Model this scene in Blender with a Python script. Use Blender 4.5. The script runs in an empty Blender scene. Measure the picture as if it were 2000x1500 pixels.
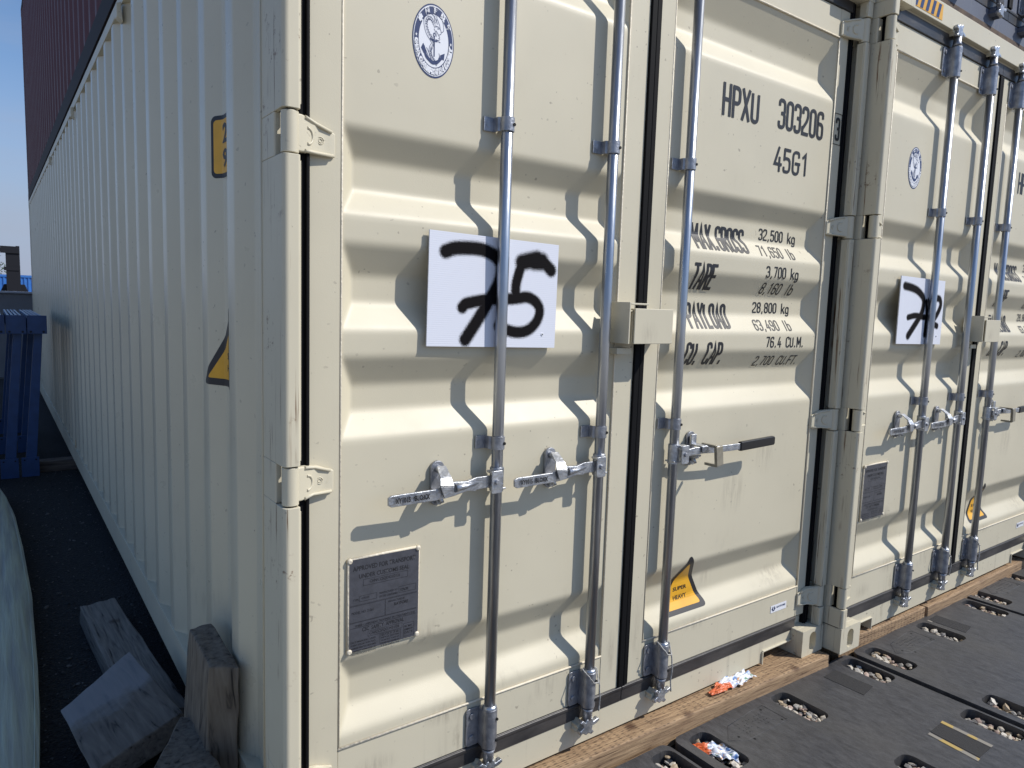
import bpy, bmesh, math, random
from mathutils import Vector, Matrix, noise
from math import sin, cos, pi, radians
random.seed(7)
S = bpy.context.scene
COL = S.collection

# ------------------------------------------------------------------ camera
cam_d = bpy.data.cameras.new("camera"); cam = bpy.data.objects.new("camera", cam_d); COL.objects.link(cam)
cam.location = (-0.54138, -1.63287, 1.49442)
cam.rotation_euler = (radians(83.786), radians(-1.8396), radians(-36.023))
cam_d.sensor_width = 36; cam_d.lens = 1390.73/2000*36
cam_d.clip_start = 0.02; cam_d.clip_end = 2000
cam_d.dof.use_dof = True; cam_d.dof.focus_distance = 2.1; cam_d.dof.aperture_fstop = 15
S.camera = cam

# ------------------------------------------------------------------ world and sun
TOSUN = Vector((1.1, -1.0, 1.46)).normalized()
elev = math.asin(TOSUN.z); az = math.atan2(TOSUN.x, TOSUN.y)
W = bpy.data.worlds.new("World"); S.world = W; W.use_nodes = True
nt = W.node_tree; nt.nodes.clear()
wo = nt.nodes.new('ShaderNodeOutputWorld'); bg = nt.nodes.new('ShaderNodeBackground')
sky = nt.nodes.new('ShaderNodeTexSky'); sky.sky_type = 'NISHITA'; sky.sun_disc = False
sky.sun_elevation = elev; sky.sun_rotation = az; sky.air_density = 1.0; sky.dust_density = 0.4; sky.ozone_density = 3.0
# thin cloud veils
tc = nt.nodes.new('ShaderNodeTexCoord'); mp = nt.nodes.new('ShaderNodeMapping'); mp.inputs['Scale'].default_value = (1.5, 1.5, 9)
nz = nt.nodes.new('ShaderNodeTexNoise'); nz.inputs['Scale'].default_value = 2.2; nz.inputs['Detail'].default_value = 7
cr = nt.nodes.new('ShaderNodeValToRGB'); cr.color_ramp.elements[0].position = .50; cr.color_ramp.elements[1].position = .80
cr.color_ramp.elements[1].color = (.35, .35, .35, 1)
mx = nt.nodes.new('ShaderNodeMixRGB'); mx.inputs[2].default_value = (3.2, 3.5, 4.3, 1)
L = nt.links.new
L(tc.outputs['Generated'], mp.inputs[0]); L(mp.outputs[0], nz.inputs['Vector']); L(nz.outputs[0], cr.inputs[0])
tint = nt.nodes.new('ShaderNodeMixRGB'); tint.blend_type = 'MULTIPLY'; tint.inputs[0].default_value = 1; tint.inputs[2].default_value = (.80, .93, 1.06, 1)
sep = nt.nodes.new('ShaderNodeSeparateXYZ'); hz_ = nt.nodes.new('ShaderNodeMapRange'); hz_.interpolation_type = 'SMOOTHSTEP'
hz_.inputs['From Min'].default_value = .32; hz_.inputs['From Max'].default_value = 0; hz_.inputs['To Max'].default_value = .92
hm_ = nt.nodes.new('ShaderNodeMixRGB'); hm_.inputs[2].default_value = (2.9, 3.3, 4.5, 1)
L(tc.outputs['Generated'], sep.inputs[0]); L(sep.outputs[2], hz_.inputs[0]); L(hz_.outputs[0], hm_.inputs[0])
L(sky.outputs[0], tint.inputs[1]); L(tint.outputs[0], hm_.inputs[1])
L(cr.outputs[0], mx.inputs[0]); L(hm_.outputs[0], mx.inputs[1]); L(mx.outputs[0], bg.inputs[0]); L(bg.outputs[0], wo.inputs[0])
bg.inputs[1].default_value = 0.112
sd = bpy.data.lights.new("sun", 'SUN'); sd.energy = 4.0; sd.angle = radians(0.53); sd.color = (1, .955, .88)
sun = bpy.data.objects.new("sun", sd); COL.objects.link(sun); sun.rotation_euler = TOSUN.to_track_quat('Z', 'Y').to_euler()
sun.location = (6, -6, 9)
S.view_settings.view_transform = 'Standard'; S.view_settings.look = 'None'
S.view_settings.exposure = 0.14; S.view_settings.gamma = 1
S.view_settings.use_curve_mapping = False
S.cycles.max_bounces = 8

# ------------------------------------------------------------------ materials
def mat(name, col, rough=.5, metal=0, spec=.5, var=.0, vscale=8, bump=0, bscale=200, coat=0, stretch=(1, 1, 1), col2=None,
        p0=.35, p1=.65, det=4):
    m = bpy.data.materials.new(name); m.use_nodes = True; n = m.node_tree; P = n.nodes['Principled BSDF']
    P.inputs['Base Color'].default_value = (*col, 1); P.inputs['Roughness'].default_value = rough
    P.inputs['Metallic'].default_value = metal; P.inputs['Specular IOR Level'].default_value = spec
    P.inputs['Coat Weight'].default_value = coat; P.inputs['Coat Roughness'].default_value = .15
    t = n.nodes.new('ShaderNodeTexCoord'); mpp = n.nodes.new('ShaderNodeMapping'); mpp.inputs['Scale'].default_value = stretch
    n.links.new(t.outputs['Object'], mpp.inputs[0])
    if var or col2:
        a = n.nodes.new('ShaderNodeTexNoise'); a.inputs['Scale'].default_value = vscale; a.inputs['Detail'].default_value = det
        n.links.new(mpp.outputs[0], a.inputs['Vector'])
        r = n.nodes.new('ShaderNodeValToRGB'); r.color_ramp.elements[0].position = p0; r.color_ramp.elements[1].position = p1
        c2 = col2 or tuple(max(0, c*(1-var)) for c in col)
        r.color_ramp.elements[0].color = (*c2, 1); r.color_ramp.elements[1].color = (*col, 1)
        n.links.new(a.outputs[0], r.inputs[0]); n.links.new(r.outputs[0], P.inputs['Base Color'])
    if bump:
        b = n.nodes.new('ShaderNodeTexNoise'); b.inputs['Scale'].default_value = bscale; b.inputs['Detail'].default_value = 5
        n.links.new(mpp.outputs[0], b.inputs['Vector'])
        bb = n.nodes.new('ShaderNodeBump'); bb.inputs['Strength'].default_value = bump; bb.inputs['Distance'].default_value = .01
        n.links.new(b.outputs[0], bb.inputs['Height']); n.links.new(bb.outputs[0], P.inputs['Normal'])
    m['p'] = 1
    return m

def paint(name, col, rough, dirt=1.0, dirtcol=(.16, .13, .10), scratch=0, smudges=()):
    """sprayed steel paint: faint mottling, scuffs that gather low down, specks"""
    m = bpy.data.materials.new(name); m.use_nodes = True; n = m.node_tree; P = n.nodes['Principled BSDF']; K = n.links.new
    def N(t): return n.nodes.new(t)
    def math_(op, a, b=None):
        x = N('ShaderNodeMath'); x.operation = op
        for i, v in enumerate((a, b)):
            if v is None: continue
            if isinstance(v, (int, float)): x.inputs[i].default_value = v
            else: K(v, x.inputs[i])
        x.use_clamp = op in ('MULTIPLY',)
        return x.outputs[0]
    t = N('ShaderNodeTexCoord')
    def nz(scale, st=(1, 1, 1), det=5, rgh=.55):
        q = N('ShaderNodeMapping'); q.inputs['Scale'].default_value = st; K(t.outputs['Object'], q.inputs[0])
        a = N('ShaderNodeTexNoise'); a.inputs['Scale'].default_value = scale; a.inputs['Detail'].default_value = det
        a.inputs['Roughness'].default_value = rgh; K(q.outputs[0], a.inputs['Vector']); return a.outputs[0]
    def ramp(src, a, b):
        r = N('ShaderNodeMapRange'); r.inputs['From Min'].default_value = a; r.inputs['From Max'].default_value = b; K(src, r.inputs[0]); return r.outputs[0]
    sep = N('ShaderNodeSeparateXYZ'); K(t.outputs['Object'], sep.inputs[0])
    low = ramp(sep.outputs[2], .75, .1)
    low = math_('ADD', low, .16)
    smud = ramp(nz(3.2), .52, .72)
    scr = ramp(nz(34, (1, 1, .22), 6, .7), .53, .70)
    d1 = math_('MULTIPLY', math_('MULTIPLY', smud, scr), low)
    streak = math_('MULTIPLY', ramp(nz(22, (1, 1, .05), 3), .60, .78), ramp(sep.outputs[2], .42, .12))
    speck = math_('MULTIPLY', ramp(nz(60, det=1), .735, .76), ramp(nz(5), .40, .60))
    tot = math_('ADD', math_('MULTIPLY', d1, .55*dirt), math_('MULTIPLY', streak, .30*dirt))
    tot = math_('ADD', tot, math_('MULTIPLY', speck, .5))
    if smudges:
        stn = ramp(nz(60, (1, 1, .12), 5, .7), .42, .66)
        for sx, sz_, rx, rz, amt in smudges:
            dx = math_('DIVIDE', math_('SUBTRACT', sep.outputs[0], sx), rx); dz = math_('DIVIDE', math_('SUBTRACT', sep.outputs[2], sz_), rz)
            dd = math_('SQRT', math_('ADD', math_('POWER', dx, 2.0), math_('POWER', dz, 2.0)))
            tot = math_('ADD', tot, math_('MULTIPLY', math_('MULTIPLY', ramp(dd, 1.0, .1), stn), amt))
    base = N('ShaderNodeMixRGB'); base.inputs[1].default_value = (*col, 1)
    base.inputs[2].default_value = (*[c*.93 for c in col], 1); K(ramp(nz(1.6), .35, .65), base.inputs[0])
    mixd = N('ShaderNodeMixRGB'); mixd.inputs[2].default_value = (*dirtcol, 1); K(tot, mixd.inputs[0]); K(base.outputs[0], mixd.inputs[1])
    fin = mixd.outputs[0]
    if scratch:
        s1 = math_('MULTIPLY', ramp(nz(75, (1, 1, .03), 3, .7), .585, .65), ramp(nz(3.4, det=3), .44, .56))
        s2 = math_('MULTIPLY', ramp(nz(30, det=6, rgh=.75), .57, .66), ramp(nz(4.1, det=2), .52, .62))
        sm = N('ShaderNodeMixRGB'); sm.inputs[2].default_value = (.17, .095, .05, 1); K(math_('MULTIPLY', math_('ADD', s1, s2), scratch), sm.inputs[0]); K(fin, sm.inputs[1]); fin = sm.outputs[0]
    K(fin, P.inputs['Base Color'])
    rr = N('ShaderNodeMapRange'); rr.inputs['To Min'].default_value = rough; rr.inputs['To Max'].default_value = rough+.16
    K(nz(7), rr.inputs[0]); K(rr.outputs[0], P.inputs['Roughness'])
    P.inputs['Specular IOR Level'].default_value = .5
    b = N('ShaderNodeBump'); b.inputs['Strength'].default_value = .09; b.inputs['Distance'].default_value = .004
    big = N('ShaderNodeMath'); big.operation = 'MULTIPLY'; big.inputs[1].default_value = 7.0; K(nz(3.1, det=2), big.inputs[0])
    hgt = math_('ADD', nz(420, det=2), big.outputs[0]); K(hgt, b.inputs['Height']); K(b.outputs[0], P.inputs['Normal'])
    return m

M = {}
M['beige'] = paint('cream_container_paint', (.600, .550, .420), .40, smudges=((1.79, .80, .09, .11, .45), (1.99, .93, .07, .10, .40), (2.14, .38, .10, .05, .5), (.43, .56, .05, .05, .45), (.50, .30, .10, .04, .5), (.87, .27, .06, .05, .5), (1.16, .30, .03, .10, .4), (1.72, .45, .05, .05, .35), (.27, .22, .08, .04, .4), (1.17, 1.42, .05, .05, .35), (1.28, .37, .025, .12, .35), (1.62, .30, .10, .03, .4)))
M['worn'] = paint('scraped_cream_paint', (.600, .550, .420), .46, dirt=1.6, scratch=1.0)
M['side'] = paint('cream_side_paint', (.600, .550, .420), .22)
M['maroon'] = paint('maroon_container_paint', (.095, .018, .021), .5)
M['rail_dark'] = mat('dark_brown_rail_paint', (.014, .006, .005), .7, spec=.25)
M['navy'] = paint('worn_navy_paint', (.10, .115, .16), .5, dirt=2.5, dirtcol=(.25, .24, .22))
M['rust'] = mat('rusty_brown_steel', (.10, .06, .035), .8, col2=(.035, .02, .015), vscale=25)
M['rod'] = mat('zinc_rod_steel', (.50, .52, .55), .31, metal=.9, col2=(.34, .36, .40), vscale=26, stretch=(1, 1, .12), bump=.10, bscale=160)
M['zinc'] = mat('galvanised_steel', (.62, .63, .65), .42, metal=1, col2=(.36, .38, .42), vscale=45, bump=.25, bscale=140)
M['zincd'] = mat('dull_galvanised_steel', (.42, .43, .46), .45, metal=.8, col2=(.25, .26, .29), vscale=35, bump=.2, bscale=120)
M['rubber'] = mat('black_rubber', (.018, .017, .019), .42, col2=(.055, .05, .048), vscale=18, stretch=(.3, 1, 1), bump=.15, bscale=60)
M['seal'] = mat('clean_black_rubber', (.004, .004, .005), .7, spec=.15)
M['black'] = mat('black_print', (.012, .012, .016), .45)
M['hole'] = mat('dark_hole', (.004, .004, .004), .8)
M['navyink'] = mat('navy_ink', (.012, .030, .115), .4)
M['white'] = mat('white_vinyl', (.78, .79, .83), .35)
M['yellow'] = mat('yellow_vinyl', (.78, .40, .02), .4, var=.12, vscale=15)
M['plate'] = mat('anodised_data_plate', (.085, .088, .105), .38, metal=.25, var=.2, vscale=60, bump=.04)
M['plateprint'] = mat('etched_black_print', (.012, .012, .015), .6)
M['caulk'] = mat('cream_sealant', (.70, .63, .50), .45, bump=.4, bscale=90)
M['grip'] = mat('black_plastic_grip', (.01, .01, .012), .35)
M['cord'] = mat('grey_wire_cord', (.45, .44, .42), .6, var=.5, vscale=300)
M['bead'] = M['beige']
M['mat'] = None

# ------------------------------------------------------------------ mesh helpers
class MB:
    def __init__(s): s.v = []; s.f = []; s.sm = []
    def add(s, vs, fs, smooth=False):
        o = len(s.v); s.v += [tuple(v) for v in vs]; s.f += [tuple(i+o for i in f) for f in fs]; s.sm += [smooth]*len(fs); return s
    def box(s, a, b, m=None):
        (x0, y0, z0), (x1, y1, z1) = a, b
        vs = [Vector(p) for p in ((x0, y0, z0), (x1, y0, z0), (x1, y1, z0), (x0, y1, z0), (x0, y0, z1), (x1, y0, z1), (x1, y1, z1), (x0, y1, z1))]
        if m: vs = [m @ v for v in vs]
        return s.add(vs, [(0, 3, 2, 1), (4, 5, 6, 7), (0, 1, 5, 4), (1, 2, 6, 5), (2, 3, 7, 6), (3, 0, 4, 7)])
    def prism(s, pts, d, axis='y', o=0, m=None, smooth=False):
        """outline pts (2D) extruded from o to o+d along axis; y: (x,z)  z: (x,y)  x: (y,z)"""
        n = len(pts)
        def mk(p, t): return Vector({'y': (p[0], t, p[1]), 'z': (p[0], p[1], t), 'x': (t, p[0], p[1])}[axis])
        vs = [mk(p, o) for p in pts]+[mk(p, o+d) for p in pts]
        if m: vs = [m @ v for v in vs]
        s.add(vs, [tuple(range(n))[::-1], tuple(range(n, 2*n))])
        s.add(vs, [(i, (i+1) % n, n+(i+1) % n, n+i) for i in range(n)], smooth); return s
    def tube(s, path, r, n=12, cap=True, smooth=True):
        path = [Vector(p) for p in path]; R = r if isinstance(r, (list, tuple)) else [r]*len(path); rings = []
        up = None
        for i, p in enumerate(path):
            d = (path[min(i+1, len(path)-1)]-path[max(i-1, 0)]).normalized()
            if up is None: up = d.orthogonal().normalized()
            up = (up-d*up.dot(d)).normalized(); w = d.cross(up)
            rings.append([p+R[i]*(cos(2*pi*k/n)*up+sin(2*pi*k/n)*w) for k in range(n)])
        vs = [v for q in rings for v in q]; fs = []
        for i in range(len(path)-1):
            for k in range(n): fs.append((i*n+k, i*n+(k+1) % n, (i+1)*n+(k+1) % n, (i+1)*n+k))
        s.add(vs, fs, smooth)
        if cap:
            s.add(rings[0], [tuple(range(n))[::-1]]); s.add(rings[-1], [tuple(range(n))])
        return s
    def cyl(s, a, b, r, n=16): return s.tube([a, b], r, n)
    def build(s, name, m, parent=None, bevel=0, seg=2, mesh_only=False, smooth_all=False, recalc=True):
        me = bpy.data.meshes.new(name); me.from_pydata(s.v, [], s.f); me.update()
        for p, q in zip(me.polygons, s.sm): p.use_smooth = q or smooth_all
        if recalc:
            b = bmesh.new(); b.from_mesh(me); bmesh.ops.remove_doubles(b, verts=b.verts, dist=1e-6); bmesh.ops.recalc_face_normals(b, faces=b.faces); b.to_mesh(me); b.free()
        me.materials.append(m)
        if mesh_only: return me
        o = bpy.data.objects.new(name, me); COL.objects.link(o)
        if parent: o.parent = parent
        if bevel:
            q = o.modifiers.new('bevel', 'BEVEL'); q.width = bevel; q.segments = seg; q.limit_method = 'ANGLE'; q.angle_limit = radians(40); q.harden_normals = False
            for p in me.polygons: p.use_smooth = True
            w = o.modifiers.new('wn', 'WEIGHTED_NORMAL'); w.keep_sharp = False; w.weight = 80
        return o
def part(me, name, parent):
    o = bpy.data.objects.new(name, me); COL.objects.link(o); o.parent = parent; return o
def empty(name, loc, label=None, cat=None, group=None, rz=0):
    o = bpy.data.objects.new(name, None); COL.objects.link(o); o.location = loc; o.rotation_euler = (0, 0, rz); o.empty_display_size = .2
    return tag(o, label, cat, group)
def tag(o, label=None, cat=None, group=None, kind=None):
    if label: o['label'] = label
    if cat: o['category'] = cat
    if group: o['group'] = group
    if kind: o['kind'] = kind
    return o

def curve_mesh(splines, thick=0, bevel=0, bres=2):
    c = bpy.data.curves.new('tmp', 'CURVE'); c.dimensions = '2D'; c.fill_mode = 'BOTH' if (thick or bevel) else 'FRONT'
    c.extrude = max(0, thick/2-bevel); c.bevel_depth = bevel; c.bevel_resolution = bres
    if bevel: c.offset = -bevel
    for pts in splines:
        sp = c.splines.new('POLY'); sp.points.add(len(pts)-1); sp.use_cyclic_u = True
        for i, p in enumerate(pts): sp.points[i].co = (p[0], p[1], 0, 1)
    o = bpy.data.objects.new('tmp', c); COL.objects.link(o); dg = bpy.context.evaluated_depsgraph_get()
    me = bpy.data.meshes.new_from_object(o.evaluated_get(dg)); bpy.data.objects.remove(o); bpy.data.curves.remove(c)
    return me
def text_mesh(body, size=1, bold=0, align='LEFT', spacing=1, xs=1):
    c = bpy.data.curves.new('tmp', 'FONT'); c.body = body; c.size = size; c.offset = bold; c.align_x = align; c.space_character = spacing
    c.fill_mode = 'FRONT'; c.resolution_u = 2
    o = bpy.data.objects.new('tmp', c); COL.objects.link(o); dg = bpy.context.evaluated_depsgraph_get()
    me = bpy.data.meshes.new_from_object(o.evaluated_get(dg)); bpy.data.objects.remove(o); bpy.data.curves.remove(c)
    if xs != 1: me.transform(Matrix.Diagonal((xs, 1, 1, 1)))
    return me
def text_fit(body, x0, x1, y0, y1, bold=0):
    """text whose ink box is exactly x0..x1, y0..y1"""
    me = text_mesh(body, 1, bold); xs = [v.co.x for v in me.vertices]; ys = [v.co.y for v in me.vertices]
    if not xs: return me
    sx = (x1-x0)/(max(xs)-min(xs)); sy = (y1-y0)/(max(ys)-min(ys))
    me.transform(Matrix.Translation((x0, y0, 0)) @ Matrix.Diagonal((sx, sy, 1, 1)) @ Matrix.Translation((-min(xs), -min(ys), 0))); return me
def join(meshes, name, m):
    b = bmesh.new()
    for me in meshes: b.from_mesh(me)
    out = bpy.data.meshes.new(name); b.to_mesh(out); b.free()
    for me in meshes: bpy.data.meshes.remove(me)
    out.materials.append(m); return out
def rrect(x0, y0, x1, y1, r, n=5):
    p = []
    for cx, cy, a in ((x1-r, y1-r, 0), (x0+r, y1-r, 90), (x0+r, y0+r, 180), (x1-r, y0+r, 270)):
        for k in range(n+1):
            t = radians(a+90*k/n); p.append((cx+r*cos(t), cy+r*sin(t)))
    return p
def ellipse(cx, cy, rx, ry, n=48): return [(cx+rx*cos(2*pi*k/n), cy+ry*sin(2*pi*k/n)) for k in range(n)]
def roundpath(pts, r, closed=False, n=4):
    out = []; N = len(pts)
    for i in range(N):
        p = Vector(pts[i]).to_2d()
        if not closed and i in (0, N-1): out.append(tuple(p)); continue
        a = Vector(pts[i-1]).to_2d(); b = Vector(pts[(i+1) % N]).to_2d()
        la, lb = (a-p).length, (b-p).length; rr = min(r, la*.5, lb*.5)
        s0 = p+(a-p).normalized()*rr; s1 = p+(b-p).normalized()*rr
        for k in range(n+1):
            t = k/n; out.append(tuple(s0*(1-t)**2+p*2*t*(1-t)+s1*t*t))
    return out

# ------------------------------------------------------------------ pressed profiles
DD = .046
DOORP = [(2.621, 0), (2.520, DD), (2.450, DD), (2.376, 0), (1.922, 0), (1.852, DD), (1.776, DD), (1.712, 0), (1.640, 0), (1.561, DD), (1.492, DD),
         (1.422, 0), (1.354, 0), (1.277, DD), (1.208, DD), (1.141, 0), (.554, 0), (.474, DD), (.400, DD), (.336, 0)][::-1]
def prof(z):
    if z <= DOORP[0][0] or z >= DOORP[-1][0]: return 0
    for (a, u), (b, v) in zip(DOORP, DOORP[1:]):
        if a <= z <= b: return u+(v-u)*(z-a)/(b-a)
    return 0
def door_d(x, z, x0, x1):
    t = 0
    e = max(0, min((x-x0), (x1-x))*1.0)
    for dz in (-.009, -.0045, 0, .0045, .009): t += min(prof(z+dz), e)
    return t/5
YP = .062
PANELS = {'L': (.163, 1.113), 'R': (1.319, 2.296)}
def door_y(x, z):
    p = PANELS['L'] if x < 1.2 else PANELS['R']
    if z < .3035 or z > 2.6275: return .0590
    return YP+(door_d(x, z, *p) if p[0] < x < p[1] else -.004)
def panel_mesh(side):
    x0, x1 = PANELS[side]; xs = [x0+.006*i for i in range(11)]; xs += [x0+.06+(x1-x0-.12)*i/8 for i in range(1, 8)]; xs += [x1-.006*i for i in range(10, -1, -1)]
    zs = []; z = .305
    while z < 2.626: zs.append(z); z += .0065 if prof(z) or prof(z+.014) or prof(z-.014) else .012
    zs.append(2.626)
    mb = MB(); vs = [(x, YP+door_d(x, z, x0, x1), z) for z in zs for x in xs]; n = len(xs)
    mb.add(vs, [(j*n+i, j*n+i+1, (j+1)*n+i+1, (j+1)*n+i) for j in range(len(zs)-1) for i in range(n-1)], True)
    return mb
def conform(me, off, fn='door', step=.008):
    """mesh drawn in x,y -> laid on the pressed door (x,z) or the corrugated side wall (y,z)"""
    b = bmesh.new(); b.from_mesh(me)
    if fn == 'door':
        lo = min((v.co.y for v in b.verts), default=0); hi = max((v.co.y for v in b.verts), default=0); nrm = (0, 1, 0)
    else:
        lo = min((v.co.x for v in b.verts), default=0); hi = max((v.co.x for v in b.verts), default=0); nrm = (1, 0, 0)
    t = (math.floor(lo/step)+1)*step
    while t < hi:
        bmesh.ops.bisect_plane(b, geom=b.verts[:]+b.edges[:]+b.faces[:], plane_co=(t, t, 0), plane_no=nrm); t += step
    for v in b.verts:
        if fn == 'door': v.co = Vector((v.co.x, door_y(v.co.x, v.co.y)-off-v.co.z, v.co.y))
        else: v.co = Vector((side_x(v.co.x)-off-v.co.z, v.co.x, v.co.y))
    b.to_mesh(me); b.free(); return me

# side wall corrugation
PITCH = .31; SD = .036
def side_x(y):
    t = (y-.115) % PITCH
    def f(t):
        t %= PITCH
        if t < .072: return 0
        if t < .140: return (t-.072)/.068*SD
        if t < .242: return SD
        return SD*(1-(t-.242)/.068)
    return .006+sum(f(t+d) for d in (-.006, -.003, 0, .003, .006))/5
def side_profile(y0, y1):
    ys = set([y0, y1]); k = -1
    while .115+k*PITCH < y1+1:
        b = .115+k*PITCH
        for e in (0, .072, .140, .242):
            for d in (-.006, -.003, 0, .003, .006):
                if y0 < b+e+d < y1: ys.add(round(b+e+d, 5))
        k += 1
    return sorted(ys)

# ------------------------------------------------------------------ condensed stencil lettering
G = {
 '0': [('c', [(0, 0), (1, 0), (1, 1), (0, 1)])], '1': [('s', [(.1, .80), (.62, 1), (.62, 0)])],
 '2': [('r', [(0, .76), (0, 1), (1, 1), (1, .58), (0, .18)]), ('s', [(0, .22), (0, 0), (1, 0)])],
 '3': [('r', [(0, .78), (0, 1), (1, 1), (1, .52), (.35, .52)]), ('r', [(.35, .52), (1, .52), (1, 0), (0, 0), (0, .22)])],
 '4': [('s', [(.62, 1), (0, .27), (1.05, .27)]), ('s', [(.78, .55), (.78, 0)])],
 '5': [('s', [(.95, 1), (.08, 1), (.05, .56)]), ('r', [(.05, .60), (1, .62), (1, 0), (0, 0), (0, .22)])],
 '6': [('r', [(1, .78), (1, 1), (0, 1), (0, 0), (1, 0), (1, .56), (.0, .56)])],
 '7': [('s', [(0, 1), (1, 1), (.38, 0)])],
 '8': [('c', [(0, .53), (1, .53), (1, 1), (0, 1)]), ('c', [(0, 0), (1, 0), (1, .53), (0, .53)])],
 '9': [('r', [(0, .22), (0, 0), (1, 0), (1, 1), (0, 1), (0, .45), (1, .45)])],
 'H': [('s', [(0, 0), (0, 1)]), ('s', [(1, 0), (1, 1)]), ('s', [(0, .5), (1, .5)])],
 'P': [('s', [(0, 0), (0, 1)]), ('r', [(0, 1), (1, 1), (1, .46), (0, .46)])],
 'X': [('s', [(0, 0), (1, 1)]), ('s', [(0, 1), (1, 0)])], 'U': [('r', [(0, 1), (0, 0), (1, 0), (1, 1)])],
 'G': [('r', [(1, .76), (1, 1), (0, 1), (0, 0), (1, 0), (1, .48)]), ('s', [(.5, .48), (1.12, .48)])],
 'M': [('s', [(0, 0), (0, 1)]), ('s', [(1.3, 0), (1.3, 1)]), ('s', [(0.03, .97), (.65, .30)]), ('s', [(.65, .30), (1.27, .97)])], 'A': [('s', [(-.05, 0), (.5, 1.02), (1.05, 0)]), ('s', [(.2, .3), (.8, .3)])],
 'R': [('s', [(0, 0), (0, 1)]), ('r', [(0, 1), (1, 1), (1, .5), (0, .5)]), ('s', [(.45, .5), (1.05, 0)])],
 'O': [('c', [(0, 0), (1, 0), (1, 1), (0, 1)])],
 'S': [('r', [(1, .78), (1, 1), (0, 1), (0, .56), (1, .44), (1, 0), (0, 0), (0, .22)])],
 'T': [('s', [(-.05, 1), (1.05, 1)]), ('s', [(.5, 1), (.5, 0)])], 'E': [('s', [(1, 1), (0, 1), (0, 0), (1, 0)]), ('s', [(0, .52), (.85, .52)])],
 'F': [('s', [(1, 1), (0, 1), (0, 0)]), ('s', [(0, .52), (.85, .52)])], 'L': [('s', [(0, 1), (0, 0), (1, 0)])],
 'D': [('r', [(0, 0), (0, 1), (1, 1), (1, 0), (0, 0.001)])], 'Y': [('s', [(0, 1), (.5, .45), (1, 1)]), ('s', [(.5, .45), (.5, 0)])],
 'C': [('r', [(1, .76), (1, 1), (0, 1), (0, 0), (1, 0), (1, .24)])],
 '.': [('s', [(.2, 0), (.2, .07)])], ',': [('s', [(.2, .06), (.1, -.10)])],
 'k': [('s', [(0, 0), (0, 1)]), ('s', [(.95, .64), (.05, .24)]), ('s', [(.35, .42), (1, 0)])],
 'g': [('c', [(0, 0), (1, 0), (1, .64), (0, .64)]), ('r', [(1, .64), (1, -.26), (0, -.26), (0, -.14)])],
 'l': [('s', [(.4, 0), (.4, 1)])], 'b': [('s', [(0, 0), (0, 1)]), ('c', [(0, 0), (1, 0), (1, .64), (0, .64)])], ' ': []}
ADV = {'.': .55, ',': .5, 'M': 1.3, 'l': .75, ' ': 1.0}
def ribbon(pts, w, closed=False, z=0):
    """flat strip along a 2D path"""
    P = [Vector(p).to_2d() for p in pts]; q = [P[0]]
    for p in P[1:]:
        if (p-q[-1]).length > 1e-6: q.append(p)
    if closed and (q[0]-q[-1]).length < 1e-6: q.pop()
    P = q; n = len(P); Lv = []; Rv = []
    for i in range(n):
        if closed: a, b = P[i-1], P[(i+1) % n]
        else: a, b = P[max(i-1, 0)], P[min(i+1, n-1)]
        d1 = (P[i]-a); d2 = (b-P[i])
        d1 = d1.normalized() if d1.length > 1e-9 else d2.normalized(); d2 = d2.normalized() if d2.length > 1e-9 else d1
        m = (d1+d2); m = m.normalized() if m.length > 1e-6 else d1
        nn = Vector((-m.y, m.x)); k = 1/max(.45, nn.dot(Vector((-d1.y, d1.x))))
        Lv.append(P[i]+nn*w/2*k); Rv.append(P[i]-nn*w/2*k)
    vs = [(v.x, v.y, z) for v in Lv]+[(v.x, v.y, z) for v in Rv]
    fs = [(i, i+1, n+i+1, n+i) for i in range(n-1)]
    if closed: fs.append((n-1, 0, n, 2*n-1))
    return vs, fs
def lettering(s, x0, x1, z0, h, sw=.15, gap=.55):
    """one row of lettering, ink x0..x1, baseline z0, cap height h -> 2D mesh"""
    tot = sum(ADV.get(c, 1)+gap for c in s)-gap; u = None
    t = h*sw; u = (x1-x0-t)/tot; mb = MB(); x = x0+t/2; k = 0
    for c in s:
        for kind, pts in G[c]:
            q = [(x+p[0]*u, z0+t/2+p[1]*(h-t)) for p in pts]
            if kind == 'c': q = roundpath(q, u*.55, True)
            elif kind == 'r': q = roundpath(q, u*.55)
            if kind == 's':
                if len(q) == 2 or c not in '17LM':
                    d0 = (Vector(q[0])-Vector(q[1])).normalized()*t/2; d1 = (Vector(q[-1])-Vector(q[-2])).normalized()*t/2
                    q = [(q[0][0]+d0.x, q[0][1]+d0.y)]+q[1:-1]+[(q[-1][0]+d1.x, q[-1][1]+d1.y)]
            vs, fs = ribbon(q, t, kind == 'c', z=.00005*(k % 3)); mb.add(vs, fs); k += 1
        x += (ADV.get(c, 1)+gap)*u
    return mb.build('lettering', M['black'], mesh_only=True, recalc=False)

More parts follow.
